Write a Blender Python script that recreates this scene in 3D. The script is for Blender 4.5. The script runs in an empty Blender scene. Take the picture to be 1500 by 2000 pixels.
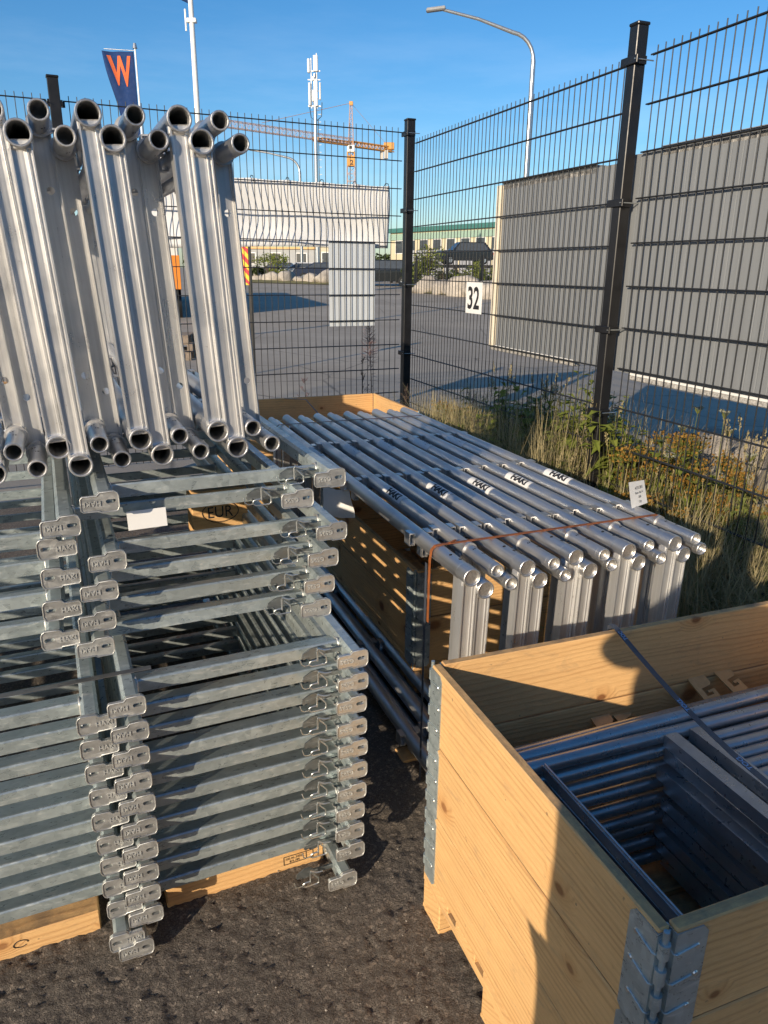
import bpy, math, random
import numpy as np
from mathutils import Vector, Matrix
from mathutils.geometry import tessellate_polygon
random.seed(7)
R = math.radians
scene = bpy.context.scene
COL = scene.collection

# ---------------------------------------------------------------- camera, sky, sun, exposure
PITCH, ROLL, EYE = R(18.2), R(0.6), 1.62
fw = Vector((0, math.cos(PITCH), -math.sin(PITCH)))
up0 = Vector((0, math.sin(PITCH), math.cos(PITCH)))
rt = math.cos(ROLL) * Vector((1, 0, 0)) + math.sin(ROLL) * up0
up = -math.sin(ROLL) * Vector((1, 0, 0)) + math.cos(ROLL) * up0
cam = bpy.data.objects.new('camera', bpy.data.cameras.new('camera'))
COL.objects.link(cam)
m = Matrix((rt, up, -fw)).transposed().to_4x4()
m.translation = Vector((0, 0, EYE))
cam.matrix_world = m
cam.data.sensor_fit = 'VERTICAL'
cam.data.sensor_height = 36
cam.data.lens = 26.0
cam.data.clip_start = 0.02
cam.data.clip_end = 2000
scene.camera = cam
SUN_AZ, SUN_EL = 28.0, 17.2          # azimuth the light travels towards, and elevation
world = bpy.data.worlds.new('World')
scene.world = world
world.use_nodes = True
wt = world.node_tree
for n in list(wt.nodes): wt.nodes.remove(n)
wo = wt.nodes.new('ShaderNodeOutputWorld'); wb = wt.nodes.new('ShaderNodeBackground')
sky = wt.nodes.new('ShaderNodeTexSky'); sky.sky_type = 'NISHITA'; sky.sun_disc = False
sky.sun_elevation = R(SUN_EL); sky.sun_rotation = R(SUN_AZ + 180)
sky.air_density = 1.0; sky.dust_density = 0.6; sky.ozone_density = 4.0; sky.altitude = 0
# thin wisps of cloud low in the sky
wc = wt.nodes.new('ShaderNodeTexCoord'); wm = wt.nodes.new('ShaderNodeMapping')
wm.inputs['Scale'].default_value = (1.2, 1.2, 7.0)
wn = wt.nodes.new('ShaderNodeTexNoise'); wn.inputs['Scale'].default_value = 1.7; wn.inputs['Detail'].default_value = 7; wn.inputs['Roughness'].default_value = .62
wr = wt.nodes.new('ShaderNodeMapRange'); wr.inputs[1].default_value = .47; wr.inputs[2].default_value = .8; wr.inputs[4].default_value = .20
ws = wt.nodes.new('ShaderNodeSeparateXYZ')
wh = wt.nodes.new('ShaderNodeMapRange'); wh.inputs[1].default_value = .34; wh.inputs[2].default_value = .1; wh.inputs[3].default_value = 0; wh.inputs[4].default_value = 1
wmul = wt.nodes.new('ShaderNodeMath'); wmul.operation = 'MULTIPLY'
wmix = wt.nodes.new('ShaderNodeMix'); wmix.data_type = 'RGBA'; wmix.inputs[7].default_value = (8.5, 9.2, 10, 1)
wl = wt.links
wl.new(wc.outputs['Generated'], wm.inputs[0]); wl.new(wm.outputs[0], wn.inputs[0]); wl.new(wn.outputs[0], wr.inputs[0])
wl.new(wc.outputs['Generated'], ws.inputs[0]); wl.new(ws.outputs[2], wh.inputs[0])
wl.new(wr.outputs[0], wmul.inputs[0]); wl.new(wh.outputs[0], wmul.inputs[1])
whs = wt.nodes.new('ShaderNodeHueSaturation'); whs.inputs['Saturation'].default_value = 1.22
wl.new(sky.outputs[0], whs.inputs['Color'])
wl.new(wmul.outputs[0], wmix.inputs[0]); wl.new(whs.outputs[0], wmix.inputs[6]); wl.new(wmix.outputs[2], wb.inputs[0])
wb.inputs[1].default_value = 0.125
wl.new(wb.outputs[0], wo.inputs[0])
sl = bpy.data.lights.new('sun', 'SUN'); sl.energy = 4.8; sl.angle = R(0.5); sl.color = (1.0, .84, .64)
sun = bpy.data.objects.new('sun', sl); COL.objects.link(sun)
ce = math.cos(R(SUN_EL))
sdir = Vector((math.sin(R(SUN_AZ)) * ce, math.cos(R(SUN_AZ)) * ce, -math.sin(R(SUN_EL))))
sun.rotation_euler = sdir.to_track_quat('-Z', 'Y').to_euler()
sun.location = (-6, -10, 8)
vs = scene.view_settings
vs.view_transform = 'Standard'; vs.look = 'None'; vs.exposure = 0.26; vs.gamma = 1.0
try: vs.use_curve_mapping = False
except Exception: pass

# ---------------------------------------------------------------- materials
class NT:
    def __init__(s, name):
        s.m = bpy.data.materials.new(name); s.m.use_nodes = True
        s.t = s.m.node_tree; s.b = s.t.nodes['Principled BSDF']
        s.tc = s.n('TexCoord'); s.oi = s.n('ObjectInfo')
        # object coordinates shifted by a random amount for each object
        s.co = s.n('VectorMath', operation='MULTIPLY_ADD')
        s.l(s.oi.outputs['Random'], s.co.inputs[0]); s.co.inputs[1].default_value = (7.3, 5.1, 9.7)
        s.l(s.tc.outputs['Object'], s.co.inputs[2]); s.P = s.co.outputs[0]
    def n(s, t, **k):
        nd = s.t.nodes.new('ShaderNode' + t)
        for a, v in k.items(): setattr(nd, a, v)
        return nd
    def l(s, a, b): s.t.links.new(a, b)
    def setin(s, i, v):
        if hasattr(v, 'links') or isinstance(v, bpy.types.NodeSocket): s.l(v, i)
        else: i.default_value = v
    def map(s, scale=(1, 1, 1), src=None):
        nd = s.n('Mapping'); nd.inputs['Scale'].default_value = scale; s.l(src or s.P, nd.inputs[0]); return nd.outputs[0]
    def noise(s, sc, det=4, ro=.55, vec=None, dist=0, col=False):
        nd = s.n('TexNoise'); nd.inputs['Scale'].default_value = sc; nd.inputs['Detail'].default_value = det
        nd.inputs['Roughness'].default_value = ro; nd.inputs['Distortion'].default_value = dist
        s.l(vec or s.P, nd.inputs['Vector']); return nd.outputs[1 if col else 0]
    def voro(s, sc, vec=None, feat='F1', out='Distance', dim='3D', rnd=1):
        nd = s.n('TexVoronoi'); nd.voronoi_dimensions = dim; nd.feature = feat
        nd.inputs['Scale'].default_value = sc; nd.inputs['Randomness'].default_value = rnd
        s.l(vec or s.P, nd.inputs['Vector']); return nd.outputs[out]
    def math(s, op, a, b=0.0, c=0.0, clamp=False):
        nd = s.n('Math', operation=op); nd.use_clamp = clamp
        s.setin(nd.inputs[0], a); s.setin(nd.inputs[1], b)
        if len(nd.inputs) > 2: s.setin(nd.inputs[2], c)
        return nd.outputs[0]
    def rng(s, v, a, b, c=0, d=1):
        nd = s.n('MapRange'); s.setin(nd.inputs[0], v)
        for i, x in zip((1, 2, 3, 4), (a, b, c, d)): nd.inputs[i].default_value = x
        return nd.outputs[0]
    def mix(s, f, a, b, mode='MIX'):
        nd = s.n('Mix'); nd.data_type = 'RGBA'; nd.blend_type = mode
        s.setin(nd.inputs[0], f)
        for i, x in ((6, a), (7, b)):
            if isinstance(x, tuple): nd.inputs[i].default_value = x if len(x) == 4 else x + (1,)
            else: s.l(x, nd.inputs[i])
        return nd.outputs[2]
    def sep(s, v):
        nd = s.n('SeparateXYZ'); s.l(v, nd.inputs[0]); return nd.outputs
    def comb(s, x, y, z=0.0):
        nd = s.n('CombineXYZ')
        for i, q in enumerate((x, y, z)): s.setin(nd.inputs[i], q)
        return nd.outputs[0]
    def bump(s, h, strength=.3, dist=.002, nrm=None):
        nd = s.n('Bump'); nd.inputs['Strength'].default_value = strength; nd.inputs['Distance'].default_value = dist
        s.l(h, nd.inputs['Height'])
        if nrm: s.l(nrm, nd.inputs['Normal'])
        s.l(nd.outputs[0], s.b.inputs['Normal']); return nd.outputs[0]
    def out(s, col=None, rough=None, metal=None, **k):
        for nm, v in (('Base Color', col), ('Roughness', rough), ('Metallic', metal)):
            if v is None: continue
            if isinstance(v, tuple): v = v if len(v) == 4 else v + (1,)
            s.setin(s.b.inputs[nm], v)
        for nm, v in k.items(): s.setin(s.b.inputs[nm.replace('_', ' ')], v)
        return s.m

def plain(name, col, rough=.5, metal=0.0, var=.12, sc=6, bump=0.0, bsc=200):
    a = NT(name)
    n1 = a.noise(sc, 5, .6)
    c = a.mix(a.rng(n1, .3, .7), tuple(x * (1 - var) for x in col), tuple(min(1, x * (1 + var)) for x in col))
    if bump: a.bump(a.noise(bsc, 3), bump, .001)
    return a.out(c, a.rng(a.noise(sc * 3), .3, .7, rough * .85, min(1, rough * 1.15)), metal)

def galvanised(name, base=(.57, .645, .645), dark=(.29, .345, .355), metal=.58, rough=.33, spangle=60, bloom=.75, bmp=.35):
    a = NT(name)
    v = a.voro(spangle, out='Color')
    g = a.sep(v)[0]
    n1 = a.noise(9, 6, .65); n2 = a.noise(160, 3, .6); n3 = a.noise(1, 6, .72, a.map((22, 60, 110)), dist=.5)
    f = a.math('ADD', a.math('MULTIPLY', g, .35), a.math('MULTIPLY', a.rng(n1, .3, .7), .65))
    c = a.mix(f, dark, base)
    c = a.mix(a.rng(a.oi.outputs['Random'], 0, 1, 0, .45), c, tuple(x * .55 for x in base))
    c = a.mix(a.rng(n3, .56, .70, 0, bloom), c, (.68, .69, .67))       # white bloom
    c = a.mix(a.rng(n2, .62, .75, 0, .35), c, (.25, .26, .26))
    a.bump(a.math('ADD', a.math('MULTIPLY', n3, .6), n2), bmp, .0009)
    r = a.math('ADD', a.rng(n3, .4, .7, rough - .1, rough + .18), a.math('MULTIPLY', g, .12))
    return a.out(c, r, metal)

def aluminium(name, axis='y', base=(.74, .74, .73), rough=.34, grime=.35, metal=.90):
    a = NT(name)
    sc = {'y': (160, 3, 160), 'z': (160, 160, 3), 'x': (3, 160, 160)}[axis]
    st = a.noise(1, 4, .6, a.map(sc)); n1 = a.noise(5, 6, .65, dist=.6); n2 = a.noise(45, 4, .7)
    c = a.mix(a.rng(st, .3, .7), tuple(x * .86 for x in base), base)
    c = a.mix(a.rng(n1, .5, .75, 0, grime), c, (.46, .43, .38))
    c = a.mix(a.rng(n2, .66, .74, 0, .5), c, (.30, .28, .25))
    a.bump(a.math('ADD', st, a.math('MULTIPLY', n2, .5)), .12, .0006)
    r = a.math('ADD', a.rng(n1, .35, .7, rough - .05, rough + .22), a.rng(st, .3, .7, -.04, .06))
    return a.out(c, r, metal)

def pine(name, axis='x', tone=1.0, light=(.78, .48, .205), dark=(.42, .19, .062)):
    """pine board: growth rings that bend round knots; axis = direction of the grain, height on z or y"""
    a = NT(name)
    x, y, z = a.sep(a.P)
    if axis == 'x': L, H = x, a.math('ADD', z, a.math('MULTIPLY', y, .6))
    elif axis == 'y': L, H = y, a.math('ADD', z, a.math('MULTIPLY', x, .6))
    else: L, H = z, a.math('ADD', x, y)
    kv = a.comb(a.math('MULTIPLY', L, .72), H)
    kcol = a.sep(a.voro(5.2, kv, dim='2D', out='Color')); kc = kcol[0]
    kd = a.math('ADD', a.math('MULTIPLY', a.voro(5.2, kv, dim='2D'), a.rng(kcol[1], 0, 1, .75, 2.6)), a.math('MULTIPLY', a.noise(30, 3, .6), .03))
    has = a.rng(kc, .50, .51)                                              # only some cells carry a knot
    kn = a.math('MULTIPLY', a.rng(kd, .125, .075), has)
    halo = a.math('MULTIPLY', a.rng(kd, .34, .08), has)
    wob = a.noise(1, 3, .5, a.comb(a.math('MULTIPLY', L, 1.1), a.math('MULTIPLY', H, 6)))
    wob2 = a.noise(1, 4, .6, a.comb(a.math('MULTIPLY', L, 7), a.math('MULTIPLY', H, 60)))
    ph = a.math('ADD', a.math('MULTIPLY', H, 430), a.math('MULTIPLY', wob, 34))
    ph = a.math('ADD', ph, a.math('MULTIPLY', halo, 15)); ph = a.math('ADD', ph, a.math('MULTIPLY', wob2, 2.2))
    ring = a.rng(a.math('POWER', a.math('ADD', a.math('MULTIPLY', a.math('SINE', ph), .5), .5), 2.2), 0, 1)
    fine = a.noise(1, 4, .7, a.comb(a.math('MULTIPLY', L, 25), a.math('MULTIPLY', H, 900)))
    big = a.noise(3, 4, .6)
    broad = a.noise(1, 2, .5, a.comb(a.math('MULTIPLY', L, .8), a.math('MULTIPLY', H, 22)))
    c = a.mix(a.math('MULTIPLY', ring, a.rng(broad, .38, .66, .06, .58)), tuple(t * tone for t in light), tuple(t * tone for t in dark))
    c = a.mix(a.rng(fine, .46, .74, 0, .55), c, tuple(t * tone for t in dark))
    c = a.mix(a.rng(big, .42, .72, 0, .30), c, (.50 * tone, .30 * tone, .13 * tone))
    c = a.mix(a.rng(a.oi.outputs['Random'], 0, 1, 0, .16), c, (.56, .36, .17))
    c = a.mix(a.math('MULTIPLY', halo, .45), c, (.50 * tone, .22 * tone, .065 * tone))
    c = a.mix(a.math('MULTIPLY', kn, a.rng(kcol[2], 0, 1, .60, .97)), c, (.19, .065, .02))
    dn = a.noise(1, 5, .7, a.comb(a.math('MULTIPLY', L, 9), a.math('MULTIPLY', H, 26)), dist=.8); c = a.mix(a.rng(dn, .55, .72, 0, .45), c, (.36, .235, .13))
    st = a.noise(55, 2, .5); c = a.mix(a.rng(st, .73, .78, 0, .6), c, (.13, .09, .06))   # specks and scuffs
    ge = a.n('NewGeometry'); nz = a.sep(ge.outputs['Normal'])[2]; gn = a.noise(16, 5, .7)
    c = a.mix(a.math('MULTIPLY', a.rng(nz, .75, .95), a.rng(gn, .38, .62, .15, .75)), c, (.24, .165, .10))
    a.bump(a.math('ADD', a.math('MULTIPLY', ring, .7), a.math('MULTIPLY', fine, 1.3)), .55, .0016)
    return a.out(c, a.rng(fine, .3, .7, .62, .85), 0.0, Specular_IOR_Level=.3)

M = {}
M['galv'] = galvanised('galvanised_steel')
M['galv_tube'] = plain('galvanised_tube', (.46, .48, .49), .30, .72, .14, 14, .10, 260)
M['galv_plate'] = galvanised('galvanised_plate', (.68, .68, .65), (.38, .39, .385), .70, .36, 70)
M['galv_text'] = plain('embossed_zinc', (.60, .61, .59), .5, .6)
M['wire'] = plain('zinc_wire', (.62, .64, .62), .32, .9)
M['alu'] = aluminium('aluminium_tube', 'y', (.62, .62, .62), .36, .45)
M['alu_z'] = aluminium('aluminium_profile', 'z', (.80, .80, .79), .31, .30, .74)
M['alu_end'] = plain('cut_aluminium', (.70, .69, .66), .38, .9, .2, 160, .9, 160)
M['pine_x'] = pine('pine_board_x', 'x'); M['pine_y'] = pine('pine_board_y', 'y')
M['pine_z'] = pine('rough_wood', 'x', .8)
M['black'] = plain('black_powder_coat', (.011, .011, .012), .38, 0, .3, 8)
M['wirefence'] = plain('black_fence_wire', (.020, .021, .022), .4, 0, .2, 8)
M['dark'] = plain('dark_gap', (.01, .01, .01), .8)
M['white'] = plain('white_paint', (.78, .78, .76), .4, 0, .06)
M['paper'] = plain('white_paper', (.74, .74, .72), .7, 0, .05)
M['ink'] = plain('black_ink', (.015, .015, .018), .6)
M['rust'] = plain('rusty_strap', (.33, .105, .03), .6, .25, .4, 40, .3)
M['strap'] = plain('grey_plastic_strap', (.055, .065, .085), .38, 0, .15, 30)
M['strap_l'] = plain('steel_strap', (.28, .27, .26), .35, .8, .15, 30)
M['blue_ink'] = plain('blue_print', (.22, .40, .66), .5)
M['greysheet'] = None
def coated(name, col, axis_scale):
    a = NT(name)
    st = a.noise(1, 4, .6, a.map(axis_scale)); n1 = a.noise(2.2, 5, .6)
    c = a.mix(a.rng(st, .3, .7), tuple(x * .90 for x in col), tuple(x * 1.06 for x in col))
    c = a.mix(a.rng(n1, .5, .75, 0, .25), c, tuple(x * .75 for x in col))
    return a.out(c, .5)
M['greysheet'] = coated('grey_sheet', (.215, .228, .238), (30, 30, 1))
M['lightsheet'] = coated('pale_sheet', (.60, .65, .69), (5, 5, 1))
def tarp_mat():
    a = NT('white_tarpaulin')
    n = a.noise(2.5, 4, .5, dist=1); a.bump(n, .3, .01)
    return a.out(a.mix(a.rng(n, .3, .7), (.80, .81, .81), (.86, .87, .87)), .55)
M['tarp'] = tarp_mat()
def asphalt(name, c1, c2, coarse=1.0):
    a = NT(name)
    P = a.tc.outputs['Object']
    v = a.voro(150 / coarse, P); vc = a.sep(a.voro(150 / coarse, P, out='Color'))[0]
    n1 = a.noise(1.3, 6, .6, P); n2 = a.noise(85 / coarse, 5, .7, P); n3 = a.noise(7, 5, .65, P)
    c = a.mix(a.rng(n1, .3, .7), c1, c2)
    c = a.mix(a.rng(n3, .45, .7, 0, .22), c, tuple(x * .6 for x in c1))
    ve = a.voro(95 / coarse, a.map((1, 1, 1), P), feat='DISTANCE_TO_EDGE'); c = a.mix(a.rng(a.math('ADD', ve, a.math('MULTIPLY', n3, .05)), .10, .045, 0, .55), c, tuple(x * .35 for x in c1))
    c = a.mix(a.rng(vc, .80, .95, 0, .5), c, (c2[0] * 2.3, c2[1] * 2.2, c2[2] * 2.1))
    n4 = a.noise(330 / coarse, 3, .7, P)
    c = a.mix(a.rng(n2, .55, .75, 0, .6), c, tuple(x * .4 for x in c1)); c = a.mix(a.rng(n4, .52, .72, 0, .55), c, tuple(x * 2.1 for x in c2)); c = a.mix(a.rng(n4, .46, .34, 0, .6), c, tuple(x * .3 for x in c1))
    a.bump(a.math('ADD', a.math('MULTIPLY', n4, .8), a.math('MULTIPLY', n2, 1.6)), 1.0, .006 * coarse)
    return a.out(c, .86, Specular_IOR_Level=.25)
M['yard'] = asphalt('yard_asphalt', (.120, .103, .086), (.178, .153, .127))
def road():
    a = NT('road_asphalt'); P = a.tc.outputs['Object']
    n1 = a.noise(.25, 6, .6, P); n2 = a.noise(3, 6, .7, P); n3 = a.noise(60, 3, .6, P); cr = a.voro(.35, a.map((1, 1, 1), P), feat='DISTANCE_TO_EDGE')
    c = a.mix(a.rng(n1, .35, .65), (.30, .262, .21), (.40, .353, .285))
    c = a.mix(a.rng(n2, .5, .7, 0, .3), c, (.17, .16, .15))
    c = a.mix(a.rng(n3, .5, .75, 0, .4), c, (.45, .42, .38))
    c = a.mix(a.rng(a.math('ADD', cr, a.math('MULTIPLY', n2, .03)), .022, .012, 0, .7), c, (.05, .048, .045))
    a.bump(n3, .5, .004)
    return a.out(c, .85, Specular_IOR_Level=.25)
M['road'] = road()
M['soil'] = plain('dry_soil', (.085, .062, .040), .95, 0, .45, 9, .9, 60)
def rockm():
    a = NT('granite_rock'); n1 = a.noise(2, 7, .7); n2 = a.noise(25, 5, .7)
    c = a.mix(a.rng(n1, .35, .65), (.30, .27, .23), (.52, .465, .39)); c = a.mix(a.rng(n2, .5, .75, 0, .6), c, (.15, .135, .12))
    a.bump(a.math('ADD', n1, n2), .8, .03); return a.out(c, .85)
M['rock'] = rockm()
def leafm(name, col, col2, tr=.3):
    a = NT(name); n = a.noise(14, 4, .6); g = a.n('NewGeometry')
    c = a.mix(a.rng(n, .3, .7), col, col2); c = a.mix(a.math('MULTIPLY', g.outputs['Random Per Island'], .55), c, tuple(x * .45 for x in col2))
    a.out(c, .6, Specular_IOR_Level=.2)
    t = a.n('BsdfTranslucent'); mx = a.n('MixShader'); mx.inputs[0].default_value = tr
    a.l(c, t.inputs[0]); a.l(a.b.outputs[0], mx.inputs[1]); a.l(t.outputs[0], mx.inputs[2])
    a.l(mx.outputs[0], a.t.nodes['Material Output'].inputs[0]); return a.m
M['leaf'] = leafm('green_leaf', (.16, .21, .035), (.27, .30, .06))
M['darkleaf'] = leafm('dark_leaf', (.045, .065, .02), (.075, .10, .03))
M['straw'] = leafm('dry_straw', (.40, .34, .17), (.56, .47, .26))
M['olive'] = leafm('olive_grass', (.17, .21, .05), (.30, .31, .09))
M['tansy'] = leafm('rusty_flower', (.34, .17, .035), (.48, .28, .06))
M['umbel'] = leafm('pale_umbel', (.42, .43, .30), (.55, .55, .42))
M['pink'] = leafm('pink_flower', (.45, .12, .30), (.55, .25, .40))
M['mauve'] = leafm('mauve_seed', (.30, .18, .20), (.40, .27, .26))
M['twig'] = leafm('dead_twig', (.10, .065, .05), (.16, .11, .085), .1)
M['trunk'] = plain('brown_bark', (.09, .065, .045), .9, 0, .3, 30, .6)

# ---------------------------------------------------------------- mesh builder
class MB:
    def __init__(s): s.v = []; s.f = []; s.sm = []; s.mi = []; s.mat = 0
    def add(s, vs, fs, smooth=False):
        o = len(s.v); s.v.extend([tuple(q) for q in vs])
        for f in fs: s.f.append(tuple(i + o for i in f)); s.sm.append(smooth); s.mi.append(s.mat)
        return s
    def box(s, a, b, bv=0.0, mtx=None):
        x0, y0, z0 = a; x1, y1, z1 = b
        if bv <= 0:
            vs = [(x, y, z) for z in (z0, z1) for y in (y0, y1) for x in (x0, x1)]
            fs = [(0, 2, 3, 1), (4, 5, 7, 6), (0, 1, 5, 4), (2, 6, 7, 3), (0, 4, 6, 2), (1, 3, 7, 5)]
        else:
            bv = min(bv, (x1 - x0) * .45, (y1 - y0) * .45, (z1 - z0) * .45)
            vs, idx = [], {}
            for k in range(8):
                sx, sy, sz = k & 1, k >> 1 & 1, k >> 2 & 1
                X, Y, Z = (x0, x1)[sx], (y0, y1)[sy], (z0, z1)[sz]
                dx, dy, dz = (bv, -bv)[sx], (bv, -bv)[sy], (bv, -bv)[sz]
                idx[k] = len(vs)
                vs += [(X, Y + dy, Z + dz), (X + dx, Y, Z + dz), (X + dx, Y + dy, Z)]
            fs = []
            for ax in range(3):
                o1, o2 = [q for q in range(3) if q != ax]
                for sd in (0, 1):
                    q = [(sd << ax) | (i << o1) | (j << o2) for i, j in ((0, 0), (1, 0), (1, 1), (0, 1))]
                    f = [idx[k] + ax for k in q]; fs.append(tuple(f))
                for i, j in ((0, 0), (1, 0), (1, 1), (0, 1)):          # edges along ax
                    k0 = (i << o1) | (j << o2); k1 = k0 | (1 << ax)
                    fs.append((idx[k0] + o1, idx[k1] + o1, idx[k1] + o2, idx[k0] + o2))
            for k in range(8): fs.append((idx[k], idx[k] + 1, idx[k] + 2))
            c = Vector(((x0 + x1) / 2, (y0 + y1) / 2, (z0 + z1) / 2)); out = []
            for f in fs:
                P = [Vector(vs[i]) for i in f]; n = (P[1] - P[0]).cross(P[2] - P[1]); ctr = sum(P, Vector()) / len(P)
                out.append(f if n.dot(ctr - c) > 0 else tuple(reversed(f)))
            fs = out
        if mtx is not None: vs = [mtx @ Vector(q) for q in vs]
        return s.add(vs, fs)
    def ring(s, c, d, r, n, ph=0.0):
        d = Vector(d).normalized(); a = d.orthogonal().normalized(); b = d.cross(a)
        return [Vector(c) + a * (r * math.cos(ph + 2 * math.pi * i / n)) + b * (r * math.sin(ph + 2 * math.pi * i / n)) for i in range(n)]
    def tube(s, p0, p1, r0, r1=None, n=12, caps=(1, 1), smooth=True):
        r1 = r0 if r1 is None else r1; p0, p1 = Vector(p0), Vector(p1); d = p1 - p0
        A = s.ring(p0, d, r0, n); B = s.ring(p1, d, r1, n)
        s.add(A + B, [(i, (i + 1) % n, n + (i + 1) % n, n + i) for i in range(n)], smooth)
        if caps[0]: s.add(A, [tuple(reversed(range(n)))])
        if caps[1]: s.add(B, [tuple(range(n))])
        return s
    def pipe(s, p0, p1, r, ri, depth, n=20, plug=True):
        """a tube open at p0: outer wall, rim, inner wall down to depth; closed at p1"""
        p0, p1 = Vector(p0), Vector(p1); d = (p1 - p0).normalized()
        A = s.ring(p0, d, r, n); B = s.ring(p1, d, r, n)
        q = lambda o: [(i, (i + 1) % n, o + (i + 1) % n, o + i) for i in range(n)]
        s.add(A + B, q(n), True); s.add(B, [tuple(range(n))])
        bvl = (r - ri) * .3
        O = s.ring(p0, d, r, n); O2 = s.ring(p0 - d * bvl, d, r - bvl, n); I2 = s.ring(p0 - d * bvl, d, ri + bvl, n); I = s.ring(p0, d, ri, n); D = s.ring(p0 + d * depth, d, ri, n)
        s.add(O2 + O, q(n)); s.add(I2 + O2, q(n)); s.add(I + I2, q(n)); s.add(D + I, q(n), True)
        if plug: s.add(D, [tuple(reversed(range(n)))])
        return s
    def path(s, pts, r, n=6, closed=False):
        pts = [Vector(p) for p in pts]; k = len(pts); rings = []
        prev = None
        for i, p in enumerate(pts):
            if closed: d = pts[(i + 1) % k] - pts[i - 1]
            else: d = pts[min(i + 1, k - 1)] - pts[max(i - 1, 0)]
            d = d.normalized()
            a = d.orthogonal().normalized() if prev is None else (prev - d * prev.dot(d)).normalized()
            prev = a; b = d.cross(a); rr = r[i] if isinstance(r, (list, tuple)) else r
            rings.append([p + a * (rr * math.cos(2 * math.pi * j / n)) + b * (rr * math.sin(2 * math.pi * j / n)) for j in range(n)])
        vs = [q for g in rings for q in g]; fs = []
        for i in range(k if closed else k - 1):
            o, o2 = i * n, ((i + 1) % k) * n
            fs += [(o + j, o + (j + 1) % n, o2 + (j + 1) % n, o2 + j) for j in range(n)]
        s.add(vs, fs, True)
        if not closed: s.add(rings[0], [tuple(reversed(range(n)))]); s.add(rings[-1], [tuple(range(n))])
        return s
    def prism(s, prof, a, b, mp):
        """closed 2D profile swept from a to b; mp(x, y, t) -> point"""
        n = len(prof); A = [mp(x, y, a) for x, y in prof]; B = [mp(x, y, b) for x, y in prof]
        sd = 1
        s.add(A + B, [(i, (i + 1) % n, n + (i + 1) % n, n + i) for i in range(n)])
        tri = tessellate_polygon([[Vector((x, y, 0)) for x, y in prof]])
        s.add(A, [tuple(reversed(t)) for t in tri]); s.add(B, [tuple(t) for t in tri])
        return s
    def plate(s, loops, mp, t0, t1):
        """flat plate with holes; loops[0] outer, rest holes; mp(x, y, t)"""
        flat = [p for L in loops for p in L]
        tri = tessellate_polygon([[Vector((x, y, 0)) for x, y in L] for L in loops])
        A = [mp(x, y, t0) for x, y in flat]; B = [mp(x, y, t1) for x, y in flat]
        s.add(A, [tuple(t) for t in tri]); s.add(B, [tuple(reversed(t)) for t in tri])
        o = 0
        for L in loops:
            n = len(L); s.add(A[o:o + n] + B[o:o + n], [(i, (i + 1) % n, n + (i + 1) % n, n + i) for i in range(n)]); o += n
        return s
    def mesh(s, name, mats, fix=False):
        me = bpy.data.meshes.new(name); me.from_pydata(s.v, [], s.f)
        me.polygons.foreach_set('use_smooth', s.sm); me.polygons.foreach_set('material_index', s.mi)
        for mt in (mats if isinstance(mats, (list, tuple)) else [mats]): me.materials.append(mt)
        if fix:
            import bmesh
            bm = bmesh.new(); bm.from_mesh(me); bmesh.ops.recalc_face_normals(bm, faces=bm.faces); bm.to_mesh(me); bm.free()
        me.update(); return me
    def obj(s, name, mats, parent=None, fix=False):
        return link(name, s.mesh(name, mats, fix), parent)

def link(name, me, parent=None):
    o = bpy.data.objects.new(name, me); COL.objects.link(o)
    if parent is not None: o.parent = parent
    return o
def tag(o, label, cat, group=None, kind=None):
    if label: o['label'] = label
    if cat: o['category'] = cat
    if group: o['group'] = group
    if kind: o['kind'] = kind
    return o
def thing(name, label, cat, loc=(0, 0, 0), rz=0.0, group=None):
    o = bpy.data.objects.new(name, None); o.empty_display_size = .1; COL.objects.link(o)
    o.location = loc; o.rotation_euler = (0, 0, rz); return tag(o, label, cat, group)
def struct(name, mb, mat):
    o = mb.obj(name, mat); o['kind'] = 'structure'; return o
def copy_tree(o, parent=None):
    c = o.copy(); COL.objects.link(c)
    if parent is not None: c.parent = parent
    for ch in list(o.children): copy_tree(ch, c)
    return c
def UV(az):
    a = R(az); U = Vector((math.cos(a), -math.sin(a), 0)); V = Vector((math.sin(a), math.cos(a), 0))
    return lambda u, v, z=0.0: U * u + V * v + Vector((0, 0, z))
def circ(cx, cy, r, n=14): return [(cx + r * math.cos(2 * math.pi * i / n), cy + r * math.sin(2 * math.pi * i / n)) for i in range(n)]
def slot(cx, cy, hw, r, n=6):
    return [(cx + hw + r * math.cos(-math.pi / 2 + math.pi * i / n), cy + r * math.sin(-math.pi / 2 + math.pi * i / n)) for i in range(n + 1)] + \
           [(cx - hw + r * math.cos(math.pi / 2 + math.pi * i / n), cy + r * math.sin(math.pi / 2 + math.pi * i / n)) for i in range(n + 1)]
ORD = ['first', 'second', 'third', 'fourth', 'fifth', 'sixth', 'seventh', 'eighth', 'ninth', 'tenth', 'eleventh', 'twelfth', 'thirteenth',
       'fourteenth', 'fifteenth', 'sixteenth', 'seventeenth', 'eighteenth', 'nineteenth', 'twentieth']

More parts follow.
